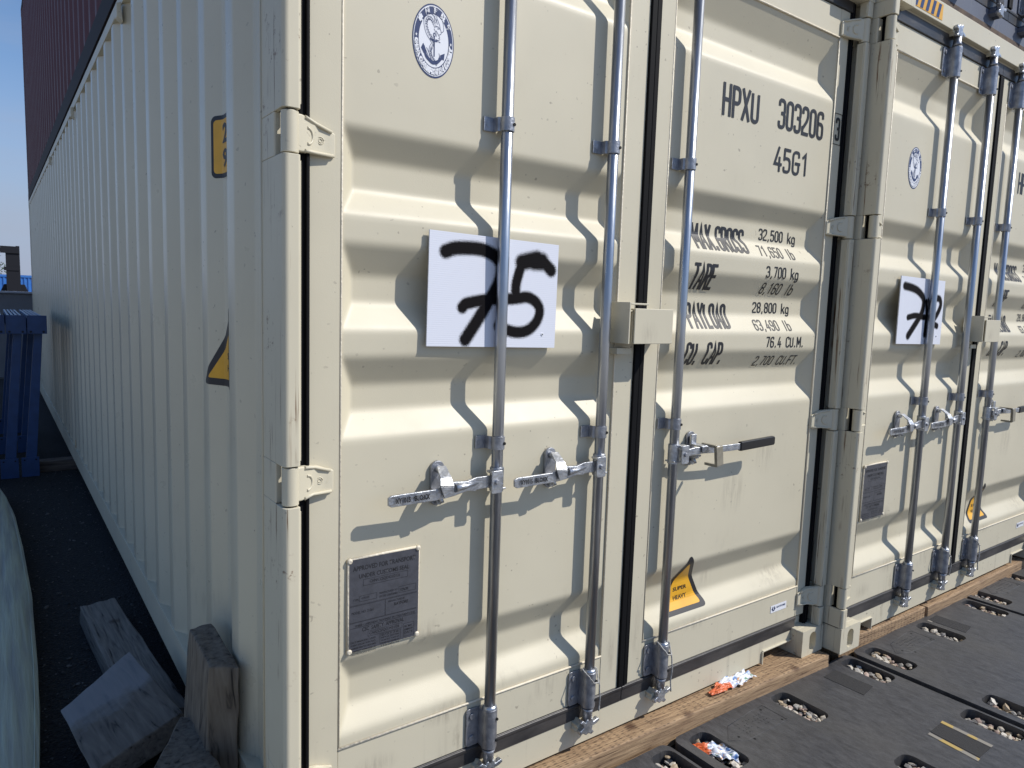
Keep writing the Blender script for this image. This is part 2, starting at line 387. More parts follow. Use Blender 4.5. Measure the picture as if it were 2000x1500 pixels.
# ------------------------------------------------------------------ the shipping container
def build_container(C, full=True):
    beige = M['beige']
    # --- corner posts with hinge cut-outs
    HZ = (.252, 1.050, 1.872, 2.668); hh = .050
    def post(mirror):
        f = (lambda x: 2.438-x) if mirror else (lambda x: x)
        mb = MB(); r = .014
        outl = [(.0, .16), (0, r)]+[(r-r*cos(radians(a)), r-r*sin(radians(a))) for a in (18, 36, 54, 72)]+[(r, 0), (.034, 0), (.039, .002), (.041, .006), (.041, .040), (.036, .040), (.036, .012), (.012, .012), (.012, .16)]
        zs = [.1185]+[z+s*hh for z in HZ for s in (-1, 1)]+[2.7775]
        for i in range(0, len(zs)-1, 2):
            mb.prism([(f(x), y) for x, y in outl], zs[i+1]-zs[i], 'z', zs[i])
        for z in HZ:   # reduced section behind each hinge
            mb.prism([(f(x), y) for x, y in [(0, .16), (0, .066), (.003, .063), (.036, .064), (.036, .07), (.012, .066), (.012, .16)]], 2*hh-.001, 'z', z-hh+.0005)
        o = mb.build('corner_post', M['worn'], C, bevel=.0015)
        lip = MB()   # raised bead on the inner leg of the post
        for i in range(0, len(zs)-1, 2):
            a, b = zs[i]+.012, zs[i+1]-.012
            lip.box((min(f(.0405), f(.044)), .008, a), (max(f(.0405), f(.044)), .014, b))
            lip.box((min(f(.0405), f(.042)), .033, a), (max(f(.0405), f(.042)), .038, b))
        lip.build('post_bead', beige, o, bevel=.0015)
        wl = MB()
        wl.tube([(f(-.001), .158, .13), (f(-.001), .158, 2.77)], .003, 6); wl.build('weld_seam', beige, o)
        rs = MB(); rs.box((min(f(-.0012), f(.004)), .018, .1165), (max(f(-.0012), f(.004)), .120, .1200)); rs.build('rusty_weld', M['rust'], o, bevel=.001)
    post(False); post(True)
    # --- corner castings
    def casting(x0, z0, back=False):
        mb = MB(); oc = [(x0+.081+.026*cos(radians(a))*(1), z0+.059+(.019 if sin(radians(a)) > 0 else -.019)+.024*sin(radians(a))) for a in range(0, 360, 15)]
        me = curve_mesh([rrect(x0, z0, x0+.162, z0+.118, .006), oc], .03, 0)
        me.transform(Matrix.Rotation(pi/2, 4, 'X')); me.transform(Matrix.Translation((0, 12.177 if back else .015, 0)))
        for p in me.vertices: pass
        mb.box((x0+.0004, .03, z0+.0004), (x0+.1616, .178, z0+.1176)) if not back else mb.box((x0+.0004, 12.014, z0+.0004), (x0+.1616, 12.162, z0+.1176))
        b = mb.build('casting', beige, mesh_only=True); m = join([me, b], 'corner_casting', M['worn'])
        o = part(m, 'corner_casting', C); q = o.modifiers.new('bevel', 'BEVEL'); q.width = .005; q.segments = 3; q.limit_method = 'ANGLE'; q.angle_limit = radians(50)
    for x0 in (0, 2.276):
        for z0 in (0, 2.778):
            casting(x0, z0)
            if full: casting(x0, z0, True)
    # --- sill, header, gaskets around the doors
    mb = MB()
    mb.prism([(.164, .064), (.372, .064), (.376, .060), (.376, .012), (2.066, .012), (2.066, .060), (2.070, .064), (2.274, .064), (2.274, .112), (.164, .112)], .09, 'y', .060)
    mb.box((.052, .075, .118), (2.386, .15, .150)); s = mb.build('door_sill', beige, C, bevel=.002)
    lipm = MB()
    for a, b, e in ((.166, .374, .371), (2.068, 2.272, 2.064)):
        lipm = MB(); lipm.box((a, .052, .060), (b, .14, .067)); lipm.box((e, .052, .006), (e+.007, .14, .063)); lipm.build('recess_edge', beige, s, bevel=.002)
    mb = MB(); mb.box((.164, .030, 2.800), (2.274, .16, 2.890)); mb.box((.052, .055, 2.794), (2.386, .16, 2.802)); hd = mb.build('door_header', beige, C, bevel=.003)
    hz = []
    for i in range(5): hz.append(curve_mesh([[(.21+.05*i, 2.815), (.235+.05*i, 2.815), (.255+.05*i, 2.875), (.23+.05*i, 2.875)]]))
    yb = curve_mesh([[(.195, 2.812), (.47, 2.812), (.47, 2.878), (.195, 2.878)]]); yb.transform(Matrix.Rotation(pi/2, 4, 'X')); yb.transform(Matrix.Translation((0, .0288, 0))); yb.materials.append(M['yellow'])
    part(yb, 'hazard_decal', hd)
    hm = join(hz, 'hazard_stripes', M['navyink']); hm.transform(Matrix.Rotation(pi/2, 4, 'X')); hm.transform(Matrix.Translation((0, .0282, 0))); part(hm, 'hazard_stripes', hd)
    # --- body
    mb = MB(); ys = side_profile(.16, 12.03); vs = [(side_x(y), y, z) for z in (.150, .5, 1.0, 1.5, 2.0, 2.5, 2.838) for y in ys]; n = len(ys)
    mb.add(vs, [(j*n+i, (j+1)*n+i, (j+1)*n+i+1, j*n+i+1) for j in range(6) for i in range(n-1)], True)
    sp = mb.build('side_panel', M['side'], C, recalc=False)
    mb = MB(); mb.box((.002, .178, 2.836), (.062, 12.014, 2.893)); mb.build('top_side_rail', beige, C, bevel=.003)
    mb = MB(); mb.prism([(.001, .158), (.001, .022), (.045, .012), (.045, .020), (.007, .028), (.007, .150), (.05, .150), (.05, .158)], 11.836, 'y', .178); mb.build('bottom_side_rail', beige, C, bevel=.0015)
    mb = MB(); mb.box((2.39, .16, .012), (2.43, 12.19, 2.89)); mb.box((.06, .16, 2.86), (2.39, 12.18, 2.885)); mb.box((.05, .17, .10), (2.39, 12.18, .149)); mb.box((.002, 12.03, .118), (2.39, 12.185, 2.778))
    mb.build('body_shell', beige, C)
    for y in (2.25, 4.6, 7.0):
        vents = MB(); vents.prism([(-.004, 2.835), (-.022, 2.825), (-.022, 2.768), (.004, 2.748)], .055, 'y', y); vents.build('air_vent', beige, C, bevel=.003)
    # --- side decals
    base = conform(curve_mesh([rrect(.592, 1.852, .712, 2.035, .018)]), .0012, 'side'); base.materials.append(M['black']); d = part(base, 'height_decal', C)
    inn = conform(curve_mesh([rrect(.598, 1.865, .702, 2.022, .012)]), .0020, 'side'); inn.materials.append(M['yellow']); part(inn, 'decal_face', d)
    def side_text(body, ya, yb, z0, z1, m, bold=0):
        t = text_fit(body, -yb, -ya, z0, z1, bold); t.transform(Matrix.Diagonal((-1, 1, 1, 1))); conform(t, .0028, 'side'); t.materials.clear(); t.materials.append(m); return t
    part(side_text('2', .618, .666, 1.952, 2.010, M['black'], .03), 'decal_number', d); part(side_text('9', .618, .666, 1.880, 1.936, M['black'], .03), 'decal_number', d)
    tri = [(.800, 1.235), (.775, 1.215), (.57, 1.215), (.57, 1.46), (.600, 1.47), (.62, 1.455)]
    t = conform(curve_mesh([roundpath([(.775, 1.22), (.500, 1.22), (.500, 1.47), (.600, 1.47)], .02, True)]), .0012, 'side'); t.materials.append(M['black']); d = part(t, 'heavy_load_decal', C)
    t = conform(curve_mesh([roundpath([(.738, 1.242), (.505, 1.242), (.505, 1.41), (.606, 1.41)], .01, True)]), .0020, 'side'); t.materials.append(M['yellow']); part(t, 'decal_face', d)
    part(side_text('SUPER', .530, .640, 1.305, 1.325, M['black'], .02), 'decal_wording', d); part(side_text('HEAVY', .530, .640, 1.268, 1.288, M['black'], .02), 'decal_wording', d)
    t = conform(curve_mesh([[(5.42, .16), (5.56, .16), (5.56, .235), (5.42, .235)]]), .0015, 'side'); t.materials.append(M['yellow']); part(t, 'warning_label', C)

    # --- doors
    def door(side, st0, st1):
        (x0, x1) = PANELS[side]
        fr = MB(); y0, y1 = .058, .112
        fr.box((st0[0], y0, .165), (st0[1], y1, 2.738)); fr.box((st1[0], y0, .165), (st1[1], y1, 2.738))
        fr.box((st0[1], y0+.0015, .165), (st1[0], y1, .3035)); fr.box((st0[1], y0+.0015, 2.6275), (st1[0], y1, 2.738))
        d = fr.build('door', beige, C, bevel=.0025)
        pm = panel_mesh(side).build('door_panel', beige, d, recalc=False)
        cl = MB()
        for z in (.305, 2.626): cl.tube([(x0-.001, .0585, z), ((x0+x1)/2, .0585, z+.0006), (x1+.001, .0585, z)], .0035, 8)
        for x in (x0, x1): cl.tube([(x, .0590, .31), (x, .0586, 1.4), (x, .0590, 2.62)], .0028, 8)
        cl.build('sealant_bead', M['caulk'], d)
        return d
    dl = door('L', (.079, .161), (1.1145, 1.1995)); dr = door('R', (1.246, 1.3175), (2.2975, 2.361))
    # rubber seals
    def seal(boxes, parent, m='rubber'):
        mb = MB()
        for a, b in boxes: mb.box(a, b)
        return mb.build('door_seal', M[m], parent, bevel=.003)
    seal([((.0425, .044, .10), (.0785, .10, 2.79)), ((.050, .039, .10), (.057, .10, 2.79)), ((.066, .037, .10), (.0745, .10, 2.79))], dl, 'seal')
    seal([((1.200, .050, .168), (1.224, .10, 2.735)), ((1.2245, .0505, .168), (1.2455, .10, 2.735))], dl, 'seal')
    seal([((.09, .057, .108), (1.222, .10, .1645)), ((.09, .0535, .150), (1.222, .06, .1625))], dl)
    seal([((1.2225, .057, .108), (2.30, .10, .1645)), ((1.2225, .0535, .150), (2.30, .06, .1625))], dr)
    seal([((2.3615, .055, .10), (2.3955, .10, 2.79)), ((2.368, .050, .10), (2.374, .10, 2.79))], dr, 'seal')
    seal([((.06, .052, 2.7385), (1.222, .10, 2.793))], dl); seal([((1.2225, .052, 2.7385), (2.38, .10, 2.793))], dr)
    # hinges
    def hinge(parent, mirror, z):
        f = (lambda x: 2.438-x) if mirror else (lambda x: x)
        mb = MB(); mb.cyl((f(.0225), .0225, z-.0465), (f(.0225), .0225, z+.0465), .0200, 20)
        h = mb.build('hinge', beige, parent, bevel=.002)
        # blade: tapered plate that steps from the barrel back on to the door
        secs = [(.030, .014, .034, .044), (.050, .018, .037, .044), (.079, .036, .0575, .040), (.100, .047, .0578, .036), (.125, .048, .0578, .026), (.143, .050, .0578, .020)]
        mb = MB(); vs = []
        for x, ya, yb, hz_ in secs:
            lo = -.036 if x > .06 else -.040
            vs += [(f(x), ya, z+lo), (f(x), ya, z+hz_), (f(x), yb, z+hz_), (f(x), yb, z+lo)]
        fs = [(4*i+a, 4*i+(a+1) % 4, 4*i+4+(a+1) % 4, 4*i+4+a) for i in range(len(secs)-1) for a in range(4)]+[(0, 1, 2, 3), tuple(len(vs)-4+i for i in range(4))[::-1]]
        mb.add(vs, fs)
        bl = mb.build('hinge_blade', beige, parent, bevel=.004, seg=3)
        mb = MB()
        mb.tube([(f(.058), .022, z+.040), (f(.090), .0425, z+.034), (f(.132), .047, z+.021)], .0042, 8)
        mb.tube([(f(.058), .022, z-.036), (f(.085), .040, z-.033), (f(.136), .048, z-.033)], .0042, 8)
        ring = [(f(.068+.014*cos(t)), .029+.6*.014*cos(t), z+.0+.018*sin(t)) for t in [radians(a) for a in range(-100, 101, 20)]]
        mb.tube(ring, .0032, 8)
        for rr in (.0085, .0045): mb.tube([(f(.104+rr*cos(radians(a))), .0468, z-.002+rr*sin(radians(a))) for a in range(0, 361, 30)], .0013, 6)
        mb.build('hinge_rib', beige, parent)
    for z in HZ: hinge(dl, False, z); hinge(dr, True, z)
    # --- lock rods
    RY = .027
    def lock_rod(parent, x, hdir, grip, cord, clips=(1.992, 1.102)):
        mb = MB(); mb.tube([(x, RY, .145), (x, RY, 2.735)], .0170, 28); rod = mb.build('lock_rod', M['rod'], parent)
        # guide clips
        for z in clips:
            mb = MB(); t = .003; w = .019
            mb.box((x-.058, .058-.003, z-w), (x-.024, .0595, z+w))
            pts = [(x-.026, .0585), (x-.026, .036)]+[(x+.0205*cos(radians(a)), RY+.0205*sin(radians(a))) for a in range(165, 376, 15)]+[(x+.0205, .058)]
            inner = [(px+(t if px < x else -t)*.7, py+t*.6) for px, py in pts]
            n = len(pts); vs = [(a, b, z+s*w) for s in (-1, 1) for a, b in pts]+[(a, b, z+s*w) for s in (-1, 1) for a, b in [(x+(px-x)*.86, RY+(py-RY)*.86) if py < .04 else (px-math.copysign(t, px-x), py) for px, py in pts]]
            fs = [(i, i+1, n+i+1, n+i) for i in range(n-1)]+[(2*n+i, 2*n+i+1, i+1, i) for i in range(n-1)]+[(3*n+i, 3*n+i+1, n+i+1, n+i) for i in range(n-1)]
            mb.add(vs, fs, True)
            cl = mb.build('rod_clip', M['zincd'], parent, recalc=True, bevel=.0012)
            b2 = MB(); b2.cyl((x-.043, .0535, z), (x-.043, .058, z), .0085, 12); b2.build('clip_bolt', M['zincd'], parent)
            b3 = MB(); b3.cyl((x+.010, .0055, z-.001), (x+.010, .010, z-.001), .0045, 10); b3.build('clip_rivet', M['hole'], parent)
        # bearing housings, bottom and top
        for zb, up in ((.165, 1), (2.735, -1)):
            a, b = (zb, zb+.125) if up > 0 else (zb-.135, zb)
            mb = MB(); mb.tube([(x, RY, a), (x, RY, b)], .0238, 24)
            mb.box((x-.024, RY-.002, a+.004), (x+.024, .060, b-.004))
            h = mb.build('rod_bearing', M['zincd'], parent, bevel=.003)
            mb = MB(); mb.prism(rrect(x-.066, a+.004, x-.020, b-.002, .010), .006, 'y', .052); mb.prism(rrect(x+.0255, a+.02, x+.034, b-.004, .004), .006, 'y', .052)
            fl = mb.build('bearing_flange', M['zincd'], parent, bevel=.0015)
            for zz in (a+.030, b-.026):
                mb = MB(); mb.cyl((x-.047, .0475, zz), (x-.047, .052, zz), .0095, 14); mb.build('flange_bolt', M['zincd'], parent, bevel=.001)
            for zz in (a+.028, b-.030):
                mb = MB(); mb.cyl((x+.012, .0015, zz), (x+.012, .006, zz), .0042, 10); mb.build('bearing_rivet', M['hole'], parent)
            mb = MB(); e = b if up > 0 else a; mb.tube([(x, RY, e-.002), (x, RY, e+.002*up), (x, RY, e+.010*up)], [.0225, .0225, .0190], 22); mb.build('rod_collar', M['rod'], parent)
            # neck and forked cam engaging a keeper
            c0 = a-.004 if up > 0 else b+.004
            mb = MB(); mb.tube([(x, RY, c0), (x, RY, c0-.012*up), (x, RY, c0-.040*up)], [.0215, .0175, .0160], 20); mb.build('rod_neck', M['zincd'], parent)
            zc = c0-.060*up
            mb = MB()
            claw = [(-.012, .024), (.012, .024), (.016, .010), (.040, .016), (.046, .006), (.030, -.002), (.014, -.004), (.012, -.016), (.022, -.028), (.010, -.034), (-.004, -.026), (-.014, -.030), (-.028, -.020), (-.040, -.024), (-.042, -.010), (-.026, -.002), (-.030, .012), (-.042, .020), (-.030, .026), (-.016, .014)]
            mb.prism([(x+px, zc+pz*up) for px, pz in claw], .018, 'y', .012)
            mb.cyl((x, RY, zc+.026*up), (x, RY, zc-.010*up), .013, 14)
            mb.build('locking_cam', M['zinc'], parent, bevel=.003)
            mb = MB()
            keep = [(.012, .012), (.024, .020), (.030, .008), (.040, .004), (.036, -.010), (.042, -.020), (.028, -.024), (.018, -.032), (.010, -.020)]
            mb.prism([(x+px, zc+pz*up) for px, pz in keep], .034, 'y', .026)
            mb.prism([(x-px*1.05, zc+pz*up*.9) for px, pz in keep], .030, 'y', .030); mb.build('cam_keeper', beige, parent, bevel=.002)
        # handle hub
        hx = x+hdir*.022; z = .996
        mb = MB(); mb.prism(rrect(hx-.019, z-.034, hx+.019, z+.032, .006), .005, 'y', -.010); mb.box((hx-.019, -.006, z+.024), (hx+.019, .020, z+.031)); mb.box((x-hdir*.0-.019, .006, z-.030), (x+.019, .048, z-.024))
        mb.tube([(x, RY, z-.036), (x, RY, z+.034)], .0205, 22)
        mb.build('handle_hub', M['zinc'], parent, bevel=.0015)
        mb = MB(); mb.cyl((hx-.002, -.017, z), (hx-.002, -.008, z), .0075, 14); mb.build('hub_bolt', M['zincd'], parent, bevel=.001)
        # handle bar
        Ln = .362 if not grip else .335
        def bar(segs, mname, m, bev=.0018):
            mb = MB(); vs = []
            for s_, yy, zz, hw, th in segs: 
                X = x+hdir*s_; vs += [(X, yy, z+zz-hw), (X, yy, z+zz+hw), (X, yy+th, z+zz+hw), (X, yy+th, z+zz-hw)]
            fs = [(4*i+a, 4*i+(a+1) % 4, 4*i+4+(a+1) % 4, 4*i+4+a) for i in range(len(segs)-1) for a in range(4)]+[(0, 1, 2, 3), tuple(len(vs)-4+i for i in range(4))]
            mb.add(vs, fs); return mb.build(mname, m, parent, bevel=bev)
        if not grip:
            hb = bar([(.020, .004, 0, .017, .007), (.085, .002, .0, .018, .007), (.092, -.002, -.001, .0195, .009), (.120, -.004, -.002, .014, .012), (.165, -.006, -.004, .020, .012), (.200, -.010, -.008, .018, .012), (.225, -.010, -.012, .0155, .008), (.352, -.006, -.014, .0155, .008), (.362, -.006, -.014, .010, .008)], 'lock_handle', M['zinc'])
            # flat maker marks on the handle end; black stands for shade of cast relief
            ms = []
            for body, a, b in (('XY1015', .345, .300), ('BLOXX', .288, .242)):
                t = text_fit(body, 0, a-b, -.0075, .0075, .03); ms.append((t, a))
            for t, a in ms:
                t.transform(Matrix.Translation((x-a, -.0112, z-.0125)) @ Matrix.Rotation(pi/2, 4, 'X')); t.materials.append(M['plateprint']); part(t, 'cast_marking', parent)
            mb = MB(); mb.tube([(x+hdir*.085, -.004, z+.004), (x+hdir*.13, -.010, z+.001), (x+hdir*.165, -.012, z)], [.003, .008, .012], 10); mb.build('handle_rib', M['zinc'], parent)
        else:
            hb = bar([(.020, .006, 0, .013, .008), (.060, .006, .0, .013, .008), (.085, -.004, .006, .013, .009), (.120, -.008, .006, .012, .009), (.180, -.014, .004, .012, .008), (.240, -.017, .004, .012, .008), (.335, -.020, .004, .012, .008)], 'lock_handle', M['zinc'])
            bar([(.318, -.024, .004, .0165, .017), (.322, -.024, .004, .0175, .017), (.522, -.026, .010, .0175, .017), (.530, -.026, .010, .013, .017)], 'handle_grip', M['grip'], .004)
        # catch that holds the handle
        cx = x+hdir*(.185 if not grip else .118)
        mb = MB(); mb.prism(rrect(cx-.020, z-.060, cx+.022, z+.066, .020), .010, 'y', .050)
        mb.box((cx-.012, .018, z-.030), (cx+.012, .050, z-.020)); mb.box((cx-.014, .010, z-.022), (cx+.014, .052, z-.014))
        mb.build('catch_plate', M['zincd'], parent, bevel=.002)
        for zz in (z+.044, z-.046):
            mb = MB(); mb.cyl((cx+.001, .036, zz), (cx+.001, .052, zz), .0105, 6 if zz < z else 14); mb.build('catch_bolt', M['zinc'], parent, bevel=.0015)
        mb = MB()
        if not grip:
            vs = [(cx-.013, .034, z+.052), (cx+.015, .034, z+.052), (cx+.010, -.004, z+.030), (cx-.024, -.004, z+.030), (cx-.030, -.016, z+.012), (cx+.012, -.018, z+.008), (cx+.010, -.016, z-.018), (cx-.016, -.016, z-.022)]
            for a, b, c, d_ in ((0, 1, 2, 3), (3, 2, 5, 4), (4, 5, 6, 7)):
                q = [Vector(vs[i]) for i in (a, b, c, d_)]; nn = (q[1]-q[0]).cross(q[2]-q[0]).normalized()*.004
                if nn.y > 0: nn = -nn
                mb.add([p for p in q]+[p+nn for p in q], [(0, 1, 2, 3), (4, 7, 6, 5), (0, 4, 5, 1), (1, 5, 6, 2), (2, 6, 7, 3), (3, 7, 4, 0)])
        else:
            mb.box((cx-.014, -.012, z+.018), (cx+.018, .044, z+.024)); mb.box((cx-.012, -.016, z+.000), (cx+.020, -.010, z+.022)); mb.box((cx-.016, .034, z+.018), (cx+.012, .044, z+.058))
        mb.build('catch_hasp', M['zinc'], parent, bevel=.002)
        mb = MB(); mb.tube([(cx-.002, .046, z-.030), (cx, .030, z-.036), (cx+.003, .026, z-.048)], .006, 10); mb.build('seal_pin', M['zinc'], parent)
        if grip:   # rectangular padlock shackle plate hung over the catch
            rot = Matrix.Translation((cx+.030, 0, z-.004)) @ Matrix.Rotation(radians(-8), 4, 'Y')
            mb = MB()
            for a, b in (((-.004, -.044, -.048), (.006, -.036, .030)), ((-.004, -.044, .022), (.006, .020, .032)), ((-.004, -.044, -.050), (.006, .010, -.040)), ((-.006, -.050, -.046), (.030, -.044, .026))): mb.box(a, b, rot)
            mb.build('padlock_guard', M['guard'], parent, bevel=.0015)
        if cord:
            for q in ([(x-.030, .030, .305), (x-.024, -.002, .285), (x-.006, -.004, .262), (x+.016, -.002, .255), (x+.028, .012, .262), (x+.029, .022, .29), (x+.010, .045, .312)],
                      [(x+.026, .006, .258), (x+.030, .000, .20), (x+.030, .004, .15), (x+.032, .004, .10 if cord > 1 else .17)]):
                pts = []
                for i in range(len(q)-1):
                    for k in range(6):
                        t = k/6; p = Vector(q[i]).lerp(Vector(q[i+1]), t); pts.append(p+Vector((random.uniform(-1, 1), random.uniform(-1, 1), random.uniform(-1, 1)))*.0012)
                mb = MB(); mb.tube(pts, .0028 if cord > 1 else .0022, 6); mb.build('wire_cord', M['cord'], parent)
    lock_rod(dl, .630, -1, False, 0); lock_rod(dl, 1.034, -1, False, 1); lock_rod(dr, 1.393, 1, True, 2)
    # --- lock box over the seam
    mb = MB(); mb.box((1.082, -.030, 1.388), (1.088, .058, 1.520)); mb.box((1.088, -.030, 1.512), (1.170, -.020, 1.518)); mb.box((1.088, -.022, 1.490), (1.150, .054, 1.495)); mb.box((1.088, .045, 1.388), (1.150, .0575, 1.512))
    mb.build('lock_box_bracket', beige, dl, bevel=.0012)
    mb = MB(); mb.box((1.085, .020, 1.352), (1.150, .058, 1.372)); mb.build('stop_lug', beige, dl, bevel=.001)
    mb = MB(); mb.prism([(1.104, -.034), (1.282, -.034), (1.286, -.028), (1.286, .0575), (1.281, .0575), (1.281, -.026), (1.104, -.028)], .113, 'z', 1.388)
    mb.box((1.106, -.028, 1.494), (1.281, .0575, 1.500)); mb.box((1.106, -.022, 1.388), (1.113, .02, 1.494))
    mb.build('lock_box', beige, dr, bevel=.002); mb = MB(); mb.tube([(1.286, .010, 1.452), (1.298, .006, 1.452), (1.299, .006, 1.440), (1.291, .010, 1.434)], .003, 8); mb.build('lock_box_hook', beige, dr)

    # --- lettering on the right door
    rows = [('HPXU', 1.583, 1.797, 2.196, .113), ('303206', 1.917, 2.228, 2.206, .112), ('45G1', 1.909, 2.140, 2.046, .094),
            ('MAX.GROSS', 1.462, 1.765, 1.718, .092), ('TARE', 1.478, 1.606, 1.577, .094), ('PAYLOAD', 1.452, 1.680, 1.438, .092), ('CU. CAP.', 1.462, 1.690, 1.302, .086),
            ('32,500 kg', 1.846, 2.086, 1.778, .044), ('71,650 lb', 1.850, 2.086, 1.716, .044), ('3,700 kg', 1.912, 2.130, 1.638, .046), ('8,160 lb', 1.880, 2.096, 1.574, .044),
            ('28,800 kg', 1.838, 2.078, 1.500, .042), ('63,490 lb', 1.852, 2.096, 1.432, .042), ('76.4 CU.M.', 1.942, 2.204, 1.364, .044), ('2,700 CU.FT.', 1.872, 2.170, 1.292, .040)]
    for s, a, b, z, h in rows:
        fz = 1+(door_y(1.8, z+h*.5)-.06)/1.693; a, b, z, h = -.541+(a+.541)*fz, -.541+(b+.541)*fz, 1.494+(z-1.494)*fz, h*fz
        tot = sum(ADV.get(c, 1)+.55 for c in s)-.55; sw_ = .121; u_ = (b-a-h*sw_)/tot; pos = 0; words = s.split(' ')
        for wd in words:
            wl_ = sum(ADV.get(c, 1)+.55 for c in wd)-.55
            me = lettering(wd, a+pos*u_, a+(pos+wl_)*u_+h*sw_, z, h, sw_); conform(me, .0016); part(me, 'lettering', dr); pos += wl_+.55+ADV[' ']+.55
    a = lettering('3', 2.313, 2.347, 2.222, .094, .125)
    for v in a.vertices: v.co = Vector((v.co.x, .0566-v.co.z, v.co.y))
    part(a, 'lettering', dr)
    q = curve_mesh([rrect(2.301, 2.206, 2.358, 2.332, .001, 1), rrect(2.304, 2.209, 2.355, 2.329, .001, 1)])
    for v in q.vertices: v.co = Vector((v.co.x, .0566, v.co.y))
    q.materials.append(M['black']); part(q, 'lettering_box', dr)
    # --- warning triangle, right door
    def flat(me, off, m, name, parent):
        conform(me, off); me.materials.clear(); me.materials.append(m); return part(me, name, parent)
    t = flat(curve_mesh([roundpath([(1.567, .588), (1.700, .352), (1.440, .352)], .030, True, 6)]), .0012, M['black'], 'heavy_load_decal', dr)
    flat(curve_mesh([roundpath([(1.567, .548), (1.668, .368), (1.466, .368)], .014, True, 6)]), .0020, M['yellow'], 'decal_face', dr)
    flat(text_fit('SUPER', 1.525, 1.602, .430, .446, .02), .0028, M['black'], 'decal_wording', dr)
    flat(text_fit('HEAVY', 1.527, 1.602, .396, .412, .02), .0028, M['black'], 'decal_wording', dr)
    # --- maker label
    flat(curve_mesh([rrect(2.108, .223, 2.222, .256, .001, 1)]), .0012, M['white'], 'maker_label', dr)
    flat(text_fit('RAYFORE', 2.150, 2.214, .238, .247, .015), .0020, M['navyink'], 'label_wording', dr)
    flat(curve_mesh([[(2.113, .240), (2.121, .246), (2.121, .234)], [(2.143, .240), (2.135, .246), (2.135, .234)]]), .0020, M['navyink'], 'label_emblem', dr)
    me = MB(); 
    for q in ([(2.122, .250), (2.122, .232), (2.134, .232), (2.134, .250)],): 
        vs, fs = ribbon(roundpath(q, .006), .0045); me.add(vs, fs)
    flat(me.build('x', M['navyink'], mesh_only=True, recalc=False), .0024, M['navyink'], 'label_emblem', dr)
    # --- classification society roundel
    CX, CZ, RX, RZ = .412, 2.171, .0615, .0915; k = RZ/RX
    def E(me):   # unit circle drawing -> the oval on the door
        me.transform(Matrix.Translation((CX, CZ, 0)) @ Matrix.Diagonal((RX, RZ, 1, 1))); return me
    def emb(me, off, m, name='emblem_print'): return flat(E(me), off, m, name, dl)
    emb(curve_mesh([ellipse(0, 0, 1, 1, 64)]), .0008, M['navyink'], 'society_emblem'); emb(curve_mesh([ellipse(0, 0, .955, .955, 64)]), .0012, M['white'])
    emb(curve_mesh([ellipse(0, 0, .925, .925, 64)]), .0016, M['navyink']); emb(curve_mesh([ellipse(0, 0, .715, .715, 64)]), .0020, M['white'])
    def ring_text(s, a0, a1, r, size, outward=True, bold=.0):
        ms = []
        for i, ch in enumerate(s):
            if ch == ' ': continue
            t = a0+(a1-a0)*(i/(len(s)-1) if len(s) > 1 else 0); m_ = text_mesh(ch, size, bold, 'CENTER')
            if not len(m_.vertices): continue
            ys = [v.co.y for v in m_.vertices]; m_.transform(Matrix.Translation((0, -(min(ys)+max(ys))/2, 0)))
            m_.transform(Matrix.Translation((r*cos(radians(t)), r*sin(radians(t)), 0)) @ Matrix.Rotation(radians(t-90 if outward else t+90), 4, 'Z')); ms.append(m_)
        return join(ms, 'emblem_print', M['white'])
    emb(ring_text('CHINA CLASSIFICATION SOCIETY', 187, 351, .830, .20, False, .022), .0024, M['white'])
    emb(ring_text('中国船级社', 140, 32, .832, .19, True, .022), .0024, M['white'])
    def star(cx, cy, r): return [(cx+(r if i % 2 == 0 else r*.42)*sin(2*pi*i/10), cy+(r if i % 2 == 0 else r*.42)*cos(2*pi*i/10)) for i in range(10)]
    emb(curve_mesh([star(-.83, .06, .055), star(.83, .02, .055)]), .0024, M['white'])
    em = MB(); kz = [0]
    def ink(pts, w, closed=False, rnd=.08):
        vs, fs = ribbon(roundpath(pts, rnd, closed) if rnd else pts, w, closed, z=.00004*(kz[0] % 4)); kz[0] += 1; em.add(vs, fs)
    # anchor: ring, stock, shank, arms with flukes
    ink([(.02+.045*cos(radians(a)), .17+.05*sin(radians(a))) for a in range(0, 360, 30)], .03, True, 0)
    ink([(.02, .12), (.03, -.42)], .05, rnd=0); ink([(-.18, .05), (-.02, .0), (.18, .02)], .045)
    ink([(-.48, -.20), (-.36, -.46), (-.05, -.60), (.20, -.55), (.44, -.36)], .10); em.add([(-.60, -.26, 0), (-.50, -.12, 0), (-.34, -.32, 0), (-.46, -.40, 0)], [(0, 1, 2, 3)]); em.add([(.32, -.34, 0), (.54, -.26, 0), (.50, -.46, 0), (.42, -.44, 0)], [(0, 1, 2, 3)])
    # winding scaly body round the anchor, head with horns and whisker
    body = roundpath([(.10, .42), (-.05, .62), (-.30, .66), (-.44, .48), (-.34, .20), (-.12, .04), (-.02, -.06), (-.18, -.22), (-.16, -.40), (.02, -.54), (.18, -.62)], .16, n=6)
    P2 = [Vector(p) for p in body]; a_, b_ = [], []
    for i, p in enumerate(P2):
        d = (P2[min(i+1, len(P2)-1)]-P2[max(0, i-1)]).normalized(); nn = Vector((-d.y, d.x)); w = .085-.05*i/len(P2)
        a_.append(tuple(p+nn*w)); b_.append(tuple(p-nn*w))
        if i % 2 == 0: ink([tuple(p+nn*w), tuple(p-nn*w*.2)], .012, rnd=0)
        if i % 2 == 1: ink([tuple(p+nn*w), tuple(p+nn*(w+.035))], .018, rnd=0)
    ink(a_, .016, rnd=0); ink(b_, .016, rnd=0); ink([tuple(Vector(p)*.6+Vector(q)*.4) for p, q in zip(a_, b_)], .010, rnd=0)
